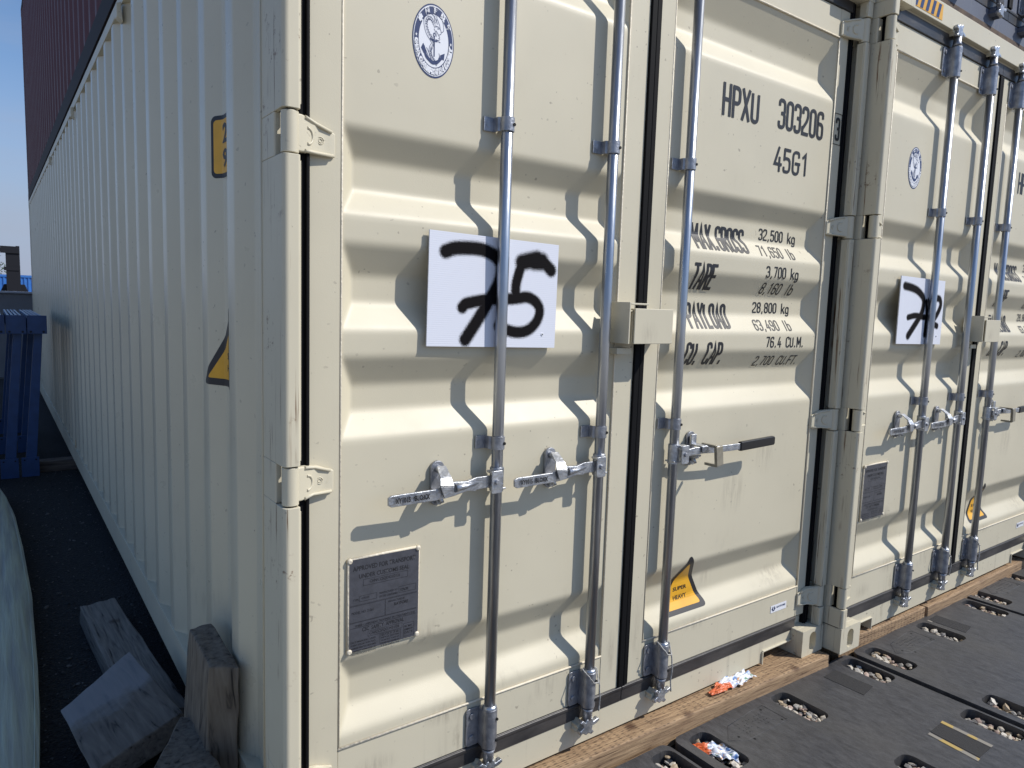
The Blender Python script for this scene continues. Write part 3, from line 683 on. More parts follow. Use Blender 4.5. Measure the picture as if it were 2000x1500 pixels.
    for q in ([(.0, .50), (.05, .74)], [(.04, .48), (.14, .60), (.10, .80)], [(.14, .62), (.28, .46), (.30, .36)], [(.06, .40), (.20, .42), (.34, .34), (.36, .24), (.24, .20)], [(.36, .28), (.48, .34), (.46, .48), (.40, .62)],
              [(.10, .30), (.20, .22), (.30, .12), (.22, .10)], [(.16, .36), (.24, .36)], [(.0, .34), (.10, .24), (.14, .14)], [(.08, .06), (.24, .04), (.30, .10)], [(.22, .02), (.32, .0)], [(.22, -.50), (.30, -.36), (.26, -.30)], [(.24, -.44), (.36, -.34)],
              [(-.40, -.26), (-.24, -.44), (-.20, -.58)], [(-.34, -.22), (-.18, -.38), (-.12, -.52)]): ink(q, .016, rnd=.05)
    emb(em.build('x', M['navyink'], mesh_only=True, recalc=False), .0026, M['navyink'])
    # --- data plate
    mb = MB(); mb.prism(rrect(.188, .568, .394, .822, .006), .004, 'y', .055); pl = mb.build('data_plate', M['plate'], dl, bevel=.0006)
    mb = MB(); mb.tube([(.187, .058, .567), (.1865, .058, .70), (.187, .058, .823), (.29, .058, .824), (.395, .058, .8235)], .0038, 8); mb.tube([(.395, .058, .823), (.3955, .059, .7), (.395, .059, .567), (.29, .059, .5665), (.187, .059, .567)], .002, 8)
    mb.build('sealant_bead', M['caulk'], dl)
    for px, pz in ((.190, .819), (.391, .821), (.391, .572), (.190, .571)):
        mb = MB(); mb.tube([(px, .058, pz), (px, .053, pz), (px, .0505, pz)], [.0085, .007, .004], 14); mb.build('plate_rivet', M['caulk'], dl)
    pr = []
    def pt(s, a, b, z0, z1, bold=.0): pr.append(text_fit(s, a, b, z0, z1, bold))
    pt('APPROVED FOR TRANSPORT', .199, .383, .790, .803, .012); pt('UNDER CUSTOMS SEAL', .216, .364, .768, .780, .010); pt('CHN/CCSQD421/2126', .247, .336, .750, .760)
    pt('TYPE', .200, .216, .708, .714); pt('4TRE45', .223, .246, .710, .716); pt("MANUFACTURER'S NO.", .275, .330, .713, .719); pt('OF THE CONTAINER', .275, .330, .703, .709); pt('21296700', .336, .362, .708, .716)
    pt('MANUFACTURED BY', .302, .352, .684, .689); pt('RAYFORE', .320, .362, .671, .680, .02); pt('MODEL NO. 21261', .196, .258, .672, .679)
    pt('TIMBER COMPONENT TREATMENT IM / TREATMENT / 2126', .205, .384, .636, .642); pt('CSC  SAFETY  APPROVAL', .226, .350, .620, .631, .010); pt('CN/CCS/QD3421/26', .247, .336, .605, .614, .005)
    for i, s_ in enumerate(('DATE MANUFACTURED', 'IDENTIFICATION NO.', 'MAXIMUM OPERATING GROSS MASS', 'ALLOWABLE STACKING LOAD 1.8G', 'TRANSVERSE RACKING TEST FORCE')): pt(s_, .194, .266, .5975-.0085*i-.005, .5975-.0085*i, .004)
    for i, s_ in enumerate(('2/2126', 'HPXU 303206', '32,500 KG  71,650 LB', '192,000 KG 423,280 LB', '150,000 N')): pt(s_, .282, .335, .5985-.0078*i-.005, .5985-.0078*i, .004)
    for i, s_ in enumerate(('FIRST MAINT.', 'EXAMINATION', 'DATE')): pt(s_, .352, .378, .606-.009*i-.006, .606-.009*i, .004)
    def fr_(a, b, z0, z1, w=.0007): pr.append(curve_mesh([[(a, z0), (b, z0), (b, z1), (a, z1)], [(a+w, z0+w), (a+w, z1-w), (b-w, z1-w), (b-w, z0+w)]]))
    fr_(.228, .360, .746, .764); fr_(.218, .268, .704, .720); fr_(.333, .386, .704, .722); fr_(.243, .345, .602, .617); fr_(.278, .340, .572, .600); fr_(.349, .382, .574, .612); fr_(.190, .388, .694, .697); fr_(.190, .388, .648, .6505); fr_(.190, .388, .6335, .6345); fr_(.292, .2935, .6505, .694)
    pm = join(pr, 'plate_print', M['plateprint'])
    for v in pm.vertices: v.co = Vector((v.co.x, .0546, v.co.y))
    part(pm, 'plate_print', dl)
    return C

M['guard'] = mat('olive_guard_steel', (.36, .33, .26), .35, metal=.4, var=.2, vscale=40)

def copy_tree(o, parent=None, skip=(), swap=None):
    c = o.copy(); COL.objects.link(c); c.parent = parent
    if swap and c.type == 'MESH':
        for s in c.material_slots:
            if s.material in swap: 
                m = s.material; s.link = 'OBJECT'; s.material = swap[m]
    for ch in list(o.children):
        if not any(ch.name.startswith(k) for k in skip): copy_tree(ch, c, skip, swap)
    return c

c1 = empty('shipping_container', (0, 0, 0), 'cream high cube shipping container with the number 75 board on its door, in front', 'shipping container', 'cream shipping containers side by side')
build_container(c1)
c2 = copy_tree(c1); c2.location = (2.446, -.080, .003)
tag(c2, 'cream shipping container with the number 72 board on its door, on the right', 'shipping container')
# stacked upper containers
noprint = ('lettering', 'society_emblem', 'emblem_print', 'heavy_load', 'decal', 'data_plate', 'plate_', 'maker_label', 'label_', 'height_decal', 'warning_label', 'hazard', 'sealant', 'wire_cord', 'padlock', 'lock_box')
c3 = copy_tree(c1, None, noprint, {M['beige']: M['maroon'], M['side']: M['maroon'], M['worn']: M['maroon'], M['caulk']: M['maroon']}); c3.location = (0, 0, 2.897)
tag(c3, 'maroon corrugated shipping container stacked on top of the cream one', 'shipping container'); del c3['group']
for ch in c3.children:
    if ch.name.startswith(('bottom_side_rail', 'top_side_rail')):
        for s in ch.material_slots: s.material = M['rail_dark']
c4 = copy_tree(c1, None, noprint, {M['beige']: M['navy'], M['side']: M['navy'], M['worn']: M['navy'], M['caulk']: M['navy'], M['rod']: M['zincd'], M['zinc']: M['zincd']}); c4.location = (2.448, -.082, 2.900)
tag(c4, 'worn navy shipping container with rusty sill stacked at top right', 'shipping container'); del c4['group']
for ch in c4.children:
    if ch.name.startswith(('recess', 'bottom_side_rail')):
        for s in ch.material_slots: s.material = M['rust']

mb = MB(); mb.box((.17, .050, .000), (2.27, .16, .030)); mb.build('sill_edge', M['rust'], c4, bevel=.002)

# ------------------------------------------------------------------ number boards with sprayed digits
def board_mat():
    m = bpy.data.materials.new('fluted_white_board'); m.use_nodes = True; n = m.node_tree; P = n.nodes['Principled BSDF']; K = n.links.new
    at = n.nodes.new('ShaderNodeAttribute'); at.attribute_name = 'ink'
    t = n.nodes.new('ShaderNodeTexCoord'); mpp = n.nodes.new('ShaderNodeMapping'); mpp.inputs['Scale'].default_value = (1, 1, 1); K(t.outputs['Object'], mpp.inputs[0])
    a = n.nodes.new('ShaderNodeTexNoise'); a.inputs['Scale'].default_value = 380; a.inputs['Detail'].default_value = 4; K(mpp.outputs[0], a.inputs['Vector'])
    ad = n.nodes.new('ShaderNodeMath'); ad.operation = 'MULTIPLY_ADD'; K(a.outputs[0], ad.inputs[0]); ad.inputs[1].default_value = .9; K(at.outputs['Fac'], ad.inputs[2])
    r = n.nodes.new('ShaderNodeMapRange'); r.inputs['From Min'].default_value = .62; r.inputs['From Max'].default_value = 1.0; K(ad.outputs[0], r.inputs[0])
    mxx = n.nodes.new('ShaderNodeMixRGB'); mxx.inputs[1].default_value = (.70, .72, .80, 1); mxx.inputs[2].default_value = (.008, .007, .008, 1)
    K(r.outputs[0], mxx.inputs[0]); K(mxx.outputs[0], P.inputs['Base Color'])
    rg = n.nodes.new('ShaderNodeMapRange'); rg.inputs['To Min'].default_value = .4; rg.inputs['To Max'].default_value = .8; K(r.outputs[0], rg.inputs[0]); K(rg.outputs[0], P.inputs['Roughness'])
    sg = n.nodes.new('ShaderNodeMapRange'); sg.inputs['To Min'].default_value = .45; sg.inputs['To Max'].default_value = .08; K(r.outputs[0], sg.inputs[0]); K(sg.outputs[0], P.inputs['Specular IOR Level'])
    w = n.nodes.new('ShaderNodeTexWave'); w.wave_type = 'BANDS'; w.bands_direction = 'Z'; w.inputs['Scale'].default_value = 55; K(t.outputs['Object'], w.inputs['Vector'])
    b = n.nodes.new('ShaderNodeBump'); b.inputs['Strength'].default_value = .10; b.inputs['Distance'].default_value = .002; K(w.outputs[0], b.inputs['Height']); K(b.outputs[0], P.inputs['Normal'])
    return m
BM = board_mat(); BE = mat('board_cut_edge', (.66, .68, .74), .5, var=.3, vscale=120)
def bilin_inv(p, q):
    TL, TR, BR, BL = [Vector(v) for v in q]; p = Vector(p); u = v = .5
    for _ in range(20):
        f = TL*(1-u)*(1-v)+TR*u*(1-v)+BR*u*v+BL*(1-u)*v-p
        fu = (TR-TL)*(1-v)+(BR-BL)*v; fv = (BL-TL)*(1-u)+(BR-TR)*u
        det = fu.x*fv.y-fu.y*fv.x; u -= (f.x*fv.y-f.y*fv.x)/det; v -= (fu.x*f.y-fu.y*f.x)/det
    return u, v
def number_board(loc, quad, wid, hei, strokes, label, tilt=0, seed=1):
    root = empty('number_board', loc, label, 'sign', 'sprayed number boards on container doors')
    segs = []
    for w, pts in strokes:
        w *= .92
        q = [bilin_inv(p, quad) for p in pts]; q = [(u*wid, -v*hei) for u, v in q]; q = roundpath(q, .03, n=5)
        for a, b in zip(q, q[1:]): segs.append((Vector(a), Vector(b), w))
    nx, nz_ = 230, 160; vs = []; ink = []
    for j in range(nz_+1):
        for i in range(nx+1):
            x = wid*i/nx; z = -hei*j/nz_; p = Vector((x, z)); best = 9
            for a, b, w in segs:
                ab = b-a; t = max(0, min(1, (p-a).dot(ab)/max(ab.length_squared, 1e-9))); d = (p-(a+ab*t)).length/w
                if d < best: best = d
            ripple = .05*sin(z*2*pi/.0055)
            ink.append(max(0, min(1, 1-(best-.30+ripple*.6)/1.45)) if best < 2.2 else 0)
            vs.append((x, .004*sin(x*6)*0, z))
    me = bpy.data.meshes.new('board_face'); n = nx+1
    me.from_pydata(vs, [], [(j*n+i, (j+1)*n+i, (j+1)*n+i+1, j*n+i+1) for j in range(nz_) for i in range(nx)])
    at = me.attributes.new('ink', 'FLOAT', 'POINT'); at.data.foreach_set('value', ink); me.materials.append(BM)
    part(me, 'board_face', root)
    mb = MB(); mb.box((0, .0004, -hei), (wid, .0045, 0)); mb.build('board_core', BE, root)
    mb = MB(); mb.tube([(wid-.050, .000, -hei+.040), (wid-.050, -.002, -hei+.040)], .0042, 12); mb.build('rivet', M['white'], root); mb = MB(); mb.cyl((wid-.050, -.0015, -hei+.040), (wid-.050, -.0030, -hei+.040), .0018, 8); mb.build('rivet_head', M['hole'], root)
    root.rotation_euler = (radians(-.6), radians(tilt), 0)
    return root
S75 = [(.0175, [(250, 325), (330, 290), (450, 288), (620, 300), (760, 370), (835, 470), (820, 620), (760, 750), (680, 880), (600, 1030), (450, 1280)]),
       (.0155, [(420, 930), (450, 890), (560, 865), (700, 840), (980, 840), (1130, 815), (1230, 880), (1272, 960), (1240, 1080), (1140, 1180), (1040, 1205), (930, 1195), (800, 1130)]),
       (.0155, [(990, 830), (985, 700), (1020, 570), (1060, 460)]), (.022, [(1060, 450), (1150, 430), (1235, 415)]), (.024, [(1200, 440), (1290, 445)]), (.018, [(1280, 430), (1340, 480), (1400, 540)])]
number_board((.404, .0475, 1.690), [(95, 90), (1497, 275), (1440, 1370), (72, 1355)], .444, .309, S75, 'white fluted plastic board sprayed with a black 75 behind the lock rod', tilt=1.0)
S72 = [(.017, [(1332, 212), (1370, 222), (1405, 240), (1438, 285), (1425, 360), (1395, 410), (1342, 495)]), (.013, [(1345, 390), (1385, 378), (1440, 392), (1470, 380)]),
       (.015, [(1465, 295), (1500, 280), (1530, 285), (1534, 320), (1515, 365), (1490, 400), (1478, 425)]), (.014, [(1478, 425), (1506, 440)]), (.012, [(1448, 300), (1450, 370), (1432, 490)])]
number_board((2.446+.352, -.080+.0475, 1.690), [(1315, 155), (1565, 185), (1520, 545), (1280, 540)], .440, .309, S72, 'white fluted plastic board sprayed with a black 72 on the right container', tilt=.6)

# ------------------------------------------------------------------ timber
def wood(name, col, col2, grain=(1, 12, 12), rough=.75, bump=.5, scale=6, crack=(.02, .014, .01), ca=.30, incise=False):
    m = bpy.data.materials.new(name); m.use_nodes = True; n = m.node_tree; P = n.nodes['Principled BSDF']; K = n.links.new
    t = n.nodes.new('ShaderNodeTexCoord'); q = n.nodes.new('ShaderNodeMapping'); q.inputs['Scale'].default_value = grain; K(t.outputs['Object'], q.inputs[0])
    a = n.nodes.new('ShaderNodeTexNoise'); a.inputs['Scale'].default_value = scale; a.inputs['Detail'].default_value = 8; a.inputs['Distortion'].default_value = .6; K(q.outputs[0], a.inputs['Vector'])
    r = n.nodes.new('ShaderNodeValToRGB'); e = r.color_ramp.elements; e[0].position = ca; e[0].color = (*crack, 1); e[1].position = .68; e[1].color = (*col, 1)
    x = r.color_ramp.elements.new(ca+.10); x.color = (*col2, 1); K(a.outputs[0], r.inputs[0])
    k = n.nodes.new('ShaderNodeTexVoronoi'); k.inputs['Scale'].default_value = 5; K(t.outputs['Object'], k.inputs['Vector'])
    kr = n.nodes.new('ShaderNodeValToRGB'); kr.color_ramp.elements[0].position = .05; kr.color_ramp.elements[1].position = .16; kr.color_ramp.elements[0].color = (.30, .22, .18, 1); kr.color_ramp.elements[1].color = (1, 1, 1, 1)
    K(k.outputs['Distance'], kr.inputs[0]); mm = n.nodes.new('ShaderNodeMixRGB'); mm.blend_type = 'MULTIPLY'; mm.inputs[0].default_value = 1; K(r.outputs[0], mm.inputs[1]); K(kr.outputs[0], mm.inputs[2])
    K(mm.outputs[0], P.inputs['Base Color']); P.inputs['Roughness'].default_value = rough
    if incise:
        q2 = n.nodes.new('ShaderNodeMapping'); q2.inputs['Scale'].default_value = (32, 95, 95); K(t.outputs['Object'], q2.inputs[0])
        v2 = n.nodes.new('ShaderNodeTexVoronoi'); v2.inputs['Scale'].default_value = 1; v2.inputs['Randomness'].default_value = .35; K(q2.outputs[0], v2.inputs['Vector'])
        r2 = n.nodes.new('ShaderNodeMapRange'); r2.inputs['From Min'].default_value = .16; r2.inputs['From Max'].default_value = .34; r2.inputs['To Min'].default_value = .45; K(v2.outputs['Distance'], r2.inputs[0])
        m2 = n.nodes.new('ShaderNodeMixRGB'); m2.blend_type = 'MULTIPLY'; m2.inputs[0].default_value = 1; K(mm.outputs[0], m2.inputs[1]); K(r2.outputs[0], m2.inputs[2]); K(m2.outputs[0], P.inputs['Base Color'])
    b = n.nodes.new('ShaderNodeBump'); b.inputs['Strength'].default_value = bump; b.inputs['Distance'].default_value = .006; K(a.outputs[0], b.inputs['Height']); K(b.outputs[0], P.inputs['Normal'])
    return m
WT = wood('treated_lumber', (.40, .27, .155), (.25, .16, .09), (1, 16, 16), crack=(.12, .07, .04), ca=.30, scale=9, incise=True)
WG = wood('weathered_grey_timber', (.22, .20, .175), (.13, .115, .10), (1, 14, 14))
WG2 = wood('weathered_upright_timber', (.20, .165, .125), (.12, .095, .07), (9, 9, 1), bump=.25)
WG3 = wood('half_bleached_timber', (.17, .145, .12), (.10, .085, .07), (1, 9, 9), bump=.3)
n = WG3.node_tree; P = n.nodes['Principled BSDF']; src = P.inputs['Base Color'].links[0].from_socket
t_ = n.nodes.new('ShaderNodeTexCoord'); sx_ = n.nodes.new('ShaderNodeSeparateXYZ'); n_1 = n.nodes.new('ShaderNodeTexNoise'); n_1.inputs['Scale'].default_value = 14; n_1.inputs['Detail'].default_value = 6
ma_ = n.nodes.new('ShaderNodeMath'); ma_.operation = 'MULTIPLY_ADD'; ma_.inputs[1].default_value = .25; mr_ = n.nodes.new('ShaderNodeMapRange'); mr_.inputs['From Min'].default_value = .135; mr_.inputs['From Max'].default_value = .045; mr_.inputs['To Max'].default_value = .62
mm_ = n.nodes.new('ShaderNodeMixRGB'); mm_.inputs[2].default_value = (.25, .255, .27, 1)
n.links.new(t_.outputs['Object'], sx_.inputs[0]); n.links.new(t_.outputs['Object'], n_1.inputs['Vector']); n.links.new(n_1.outputs[0], ma_.inputs[0]); n.links.new(sx_.outputs[0], ma_.inputs[2])
n.links.new(ma_.outputs[0], mr_.inputs[0]); n.links.new(mr_.outputs[0], mm_.inputs[0]); n.links.new(src, mm_.inputs[1]); n.links.new(mm_.outputs[0], P.inputs['Base Color'])
WD = wood('dark_old_timber', (.15, .11, .08), (.07, .05, .04), (1, 10, 10))
def rough_prism(name, top, thick, m, label, cat, group=None, sub=5, jit=.003, cracks=(), bot=None):
    """timber offcut: top quad (4 corners, any tilt) with thickness, ragged edges"""
    T = [Vector(v) for v in top]; nn = (T[1]-T[0]).cross(T[3]-T[0]).normalized()
    if nn.z < 0: nn = -nn
    B_ = [Vector(v) for v in bot] if bot else [v-nn*thick for v in T]
    c = sum(T, Vector())/4; origin = Vector((c.x, c.y, min(v.z for v in B_)))
    ex = ((T[2]-T[1]) if not bot else (T[1]-T[0])); ex = (ex-nn*ex.dot(nn)).normalized(); R = Matrix((ex, nn.cross(ex), nn)).transposed()
    b = bmesh.new(); vs = [b.verts.new(R.inverted() @ (v-origin)) for v in T+B_]
    for f in ((0, 1, 2, 3), (7, 6, 5, 4), (0, 4, 5, 1), (1, 5, 6, 2), (2, 6, 7, 3), (3, 7, 4, 0)): b.faces.new([vs[i] for i in f])
    bmesh.ops.recalc_face_normals(b, faces=b.faces); bmesh.ops.bevel(b, geom=b.edges[:], offset=.004, segments=2, affect='EDGES', profile=.5)
    bmesh.ops.subdivide_edges(b, edges=[e for e in b.edges if e.calc_length() > .03], cuts=sub, use_grid_fill=True)
    for v in b.verts:
        w = noise.noise_vector(v.co*22+Vector((len(name), 3, thick*90)))*jit+noise.noise_vector(v.co*90)*jit*.4; v.co += w
    me = bpy.data.meshes.new(name); b.to_mesh(me); b.free(); me.materials.append(m)
    for p in me.polygons: p.use_smooth = True
    o = bpy.data.objects.new(name, me); COL.objects.link(o); o.location = origin; o.rotation_euler = R.to_euler()
    return tag(o, label, cat, group)
beams = 'treated timber beams under the containers'
rough_prism('timber_beam', [(-.30, .20, 0), (-.30, .035, 0), (2.42, -.050, 0), (2.42, .215, 0)], .098, WT, 'treated timber beam under the door of container 75, crumpled wrapper on it', 'timber beam', beams, sub=12, jit=.0022)
rough_prism('timber_beam', [(2.56, .20, -.0005), (2.56, -.016, -.0005), (3.355, -.040, -.0005), (3.355, .20, -.0005)], .097, WT, 'short treated timber beam under the left half of container 72', 'timber beam', beams, sub=8, jit=.002)
rough_prism('timber_beam', [(3.375, .2, -.004), (3.375, -.045, -.004), (5.4, -.030, -.004), (5.4, .20, -.004)], .094, WT, 'treated timber beam under the right half of container 72', 'timber beam', beams, sub=12, jit=.002)
rough_prism('timber_beam', [(-.255, 5.92, -.003), (-.25, 5.78, -.003), (2.4, 5.78, -.003), (2.4, 5.92, -.003)], .095, WD, 'dark timber crossing beneath the corrugated side wall beside the blue frames', 'timber beam', None, sub=6)
# offcuts by the side wall
rough_prism('timber_offcut', [(-.098, 2.27, -.012), (-.250, 2.235, -.012), (-.185, 1.02, -.012), (-.004, 1.06, -.012)], .085, WG, 'long weathered timber lying on the ground along the side wall', 'timber', None, sub=8, jit=.006)
rough_prism('timber_offcut', [(-.397, 1.19, .030), (-.158, 1.34, .120), (-.077, .795, .120), (-.345, .75, .034)], .085, WG3, 'square timber block with a pale weathered face, tipped on the long timber', 'timber', None, sub=8, jit=.003)
rough_prism('timber_offcut', [(-.074, .69, .452), (-.007, .68, .458), (-.003, .38, .440), (-.076, .415, .446)], .5, WG2, 'upright weathered timber plank with split end leaning on the side wall', 'timber', None, sub=8, jit=.005,
            bot=[(-.100, .74, -.098), (-.020, .74, -.098), (-.012, .40, -.098), (-.105, .43, -.098)])
rough_prism('timber_offcut', [(-.112, .655, .185), (-.074, .640, .185), (-.075, .30, .20), (-.25, .36, .20)], .09, WG2, 'split timber wedge at the foot of the upright plank', 'timber', None, sub=6, jit=.008,
            bot=[(-.13, .70, -.09), (-.03, .70, -.09), (-.04, .30, -.09), (-.26, .38, -.09)])

# ------------------------------------------------------------------ ground
GM = bpy.data.materials.new('dark_asphalt'); GM.use_nodes = True; n = GM.node_tree; P = n.nodes['Principled BSDF']; K = n.links.new
t = n.nodes.new('ShaderNodeTexCoord'); a = n.nodes.new('ShaderNodeTexNoise'); a.inputs['Scale'].default_value = 60; a.inputs['Detail'].default_value = 6; K(t.outputs['Object'], a.inputs['Vector'])
v = n.nodes.new('ShaderNodeTexVoronoi'); v.inputs['Scale'].default_value = 90; K(t.outputs['Object'], v.inputs['Vector'])
r = n.nodes.new('ShaderNodeValToRGB'); r.color_ramp.elements[0].position = .4; r.color_ramp.elements[0].color = (.007, .007, .0075, 1); r.color_ramp.elements[1].position = .8; r.color_ramp.elements[1].color = (.034, .032, .030, 1)
K(a.outputs[0], r.inputs[0]); K(r.outputs[0], P.inputs['Base Color']); P.inputs['Roughness'].default_value = .9
b = n.nodes.new('ShaderNodeBump'); b.inputs['Strength'].default_value = .8; b.inputs['Distance'].default_value = .01; K(v.outputs['Distance'], b.inputs['Height']); K(b.outputs[0], P.inputs['Normal'])
YM = mat('pale_yard_gravel', (.34, .31, .26), .9, var=.3, vscale=1.5, bump=.6, bscale=40)  # unseen yard, pale tone added to bounce warm light on to the walls
mb = MB(); mb.add([(-600, -600, -.106), (600, -600, -.106), (600, 600, -.106), (-600, 600, -.106)], [(0, 1, 2, 3)]); tag(mb.build('ground', YM), kind='structure')
mb = MB(); mb.add([(-1.9, -.6, -.100), (7, -.6, -.100), (7, 14.2, -.100), (-1.9, 14.2, -.100)], [(0, 1, 2, 3)]); tag(mb.build('asphalt_strip', GM), kind='structure')

# loose grit on the ground in the alley
def stone_mesh(seed, flat=.55):
    b = bmesh.new(); bmesh.ops.create_icosphere(b, subdivisions=1, radius=1); rnd = random.Random(seed)
    for v in b.verts:
        v.co *= 1+rnd.uniform(-.28, .22); v.co.z *= flat; v.co.x *= 1.25
    vs = [tuple(v.co) for v in b.verts]; fs = [tuple(v.index for v in f.verts) for f in b.faces]; b.free(); return vs, fs
STONES = [stone_mesh(s, random.uniform(.4, .75)) for s in range(8)]
def scatter(name, pts, sizes, mats, kind='stuff', smooth=False):
    V = []; F = []; MI = []
    for (x, y, z), s in zip(pts, sizes):
        vs, fs = random.choice(STONES); R = Matrix.Rotation(random.uniform(0, 6.3), 3, 'Z') @ Matrix.Rotation(random.uniform(-.6, .6), 3, 'X') @ Matrix.Rotation(random.uniform(-.5, .5), 3, 'Y'); o = len(V); k = random.randrange(len(mats))
        V += [tuple(R @ (Vector(q)*s)+Vector((x, y, z))) for q in vs]; F += [tuple(i+o for i in f) for f in fs]; MI += [k]*len(fs)
    me = bpy.data.meshes.new(name); me.from_pydata(V, [], F)
    for m in mats: me.materials.append(m)
    me.polygons.foreach_set('material_index', MI)
    if smooth:
        for p in me.polygons: p.use_smooth = True
    o = bpy.data.objects.new(name, me); COL.objects.link(o); tag(o, kind=kind); return o
gm = [mat('grit_a', (.05, .048, .045), .9), mat('grit_b', (.03, .03, .03), .9), mat('grit_c', (.12, .11, .10), .85)]
pts = []; sz = []
for _ in range(2600):
    y = .3+6*random.random()**1.4; pts.append((random.uniform(-.62, .12), y, -.098)); sz.append(random.uniform(.0015, .006) if random.random() < .93 else random.uniform(.006, .012))
tag(scatter('loose_gravel', pts, sz, gm), 'loose dark grit on the shaded ground of the alley', 'gravel')

# ------------------------------------------------------------------ ground protection mats with stone filled hand holes
MM = bpy.data.materials.new('black_recycled_plastic'); MM.use_nodes = True; n = MM.node_tree; P = n.nodes['Principled BSDF']; K = n.links.new
t = n.nodes.new('ShaderNodeTexCoord'); q = n.nodes.new('ShaderNodeMapping'); q.inputs['Scale'].default_value = (3.5, 1.3, 1); q.inputs['Rotation'].default_value = (0, 0, .5); K(t.outputs['Object'], q.inputs[0])
a = n.nodes.new('ShaderNodeTexNoise'); a.inputs['Scale'].default_value = 14; a.inputs['Detail'].default_value = 10; a.inputs['Roughness'].default_value = .78; K(q.outputs[0], a.inputs['Vector'])
a2 = n.nodes.new('ShaderNodeTexNoise'); a2.inputs['Scale'].default_value = 2.2; a2.inputs['Detail'].default_value = 3; K(t.outputs['Object'], a2.inputs['Vector'])
r = n.nodes.new('ShaderNodeValToRGB'); r.color_ramp.elements[0].position = .34; r.color_ramp.elements[0].color = (.024, .024, .027, 1); r.color_ramp.elements[1].position = .68; r.color_ramp.elements[1].color = (.080, .080, .085, 1)
K(a.outputs[0], r.inputs[0]); mq = n.nodes.new('ShaderNodeMixRGB'); mq.inputs[2].default_value = (.075, .071, .066, 1)
rr = n.nodes.new('ShaderNodeMapRange'); rr.inputs['From Min'].default_value = .5; rr.inputs['From Max'].default_value = .75; rr.inputs['To Max'].default_value = .6; K(a2.outputs[0], rr.inputs[0]); K(rr.outputs[0], mq.inputs[0]); K(r.outputs[0], mq.inputs[1]); K(mq.outputs[0], P.inputs['Base Color'])
P.inputs['Roughness'].default_value = .48
a3 = n.nodes.new('ShaderNodeTexNoise'); a3.inputs['Scale'].default_value = 70; a3.inputs['Detail'].default_value = 6; K(q.outputs[0], a3.inputs['Vector'])
b = n.nodes.new('ShaderNodeBump'); b.inputs['Strength'].default_value = .2; b.inputs['Distance'].default_value = .006; K(a3.outputs[0], b.inputs['Height']); K(b.outputs[0], P.inputs['Normal'])
M['mat'] = MM
pebm = [mat('pebble_'+c, tuple(v*k for v, k in zip(col, (1.12, 1.05, .95))), .65, var=.3, vscale=60) for c, col in (('grey', (.30, .30, .30)), ('pale', (.50, .48, .44)), ('pink', (.42, .33, .30)), ('tan', (.42, .35, .26)), ('dark', (.16, .16, .17)), ('white', (.60, .59, .57)))]
HOLES = [(hx, hy) for hx in (.095, .600, 1.130) for hy in (-.135, -.625, -1.115, -1.605)]
mat_splines = [rrect(0, -2.4, 1.196, 0, .035, 6)]
for hx, hy in HOLES: mat_splines.append([(x, y) for x, y in rrect(hx-.054, hy-.106, hx+.054, hy+.106, .034, 6)])
matmesh = curve_mesh(mat_splines, .045, 0); matmesh.materials.append(MM)
for p in matmesh.polygons: p.use_smooth = False
gripm = mat('anti_slip_strip', (.028, .027, .028), .85, var=.2, vscale=300, bump=.3, bscale=900)
rag = mat('worn_yellow_tape', (.42, .30, .10), .8, col2=(.24, .22, .19), vscale=14, p0=.48, p1=.52)
matnames = [('black ground mat cut off by the bottom edge, left of the mat holding a wrapper', .172, -.032), ('black plastic ground mat with yellow edged grip strip in the centre foreground', 1.405, -.030),
            ('black plastic ground mat in front of the joint between the two containers', 2.640, -.032), ('black plastic ground mat farthest right along the timber', 3.872, .020)]
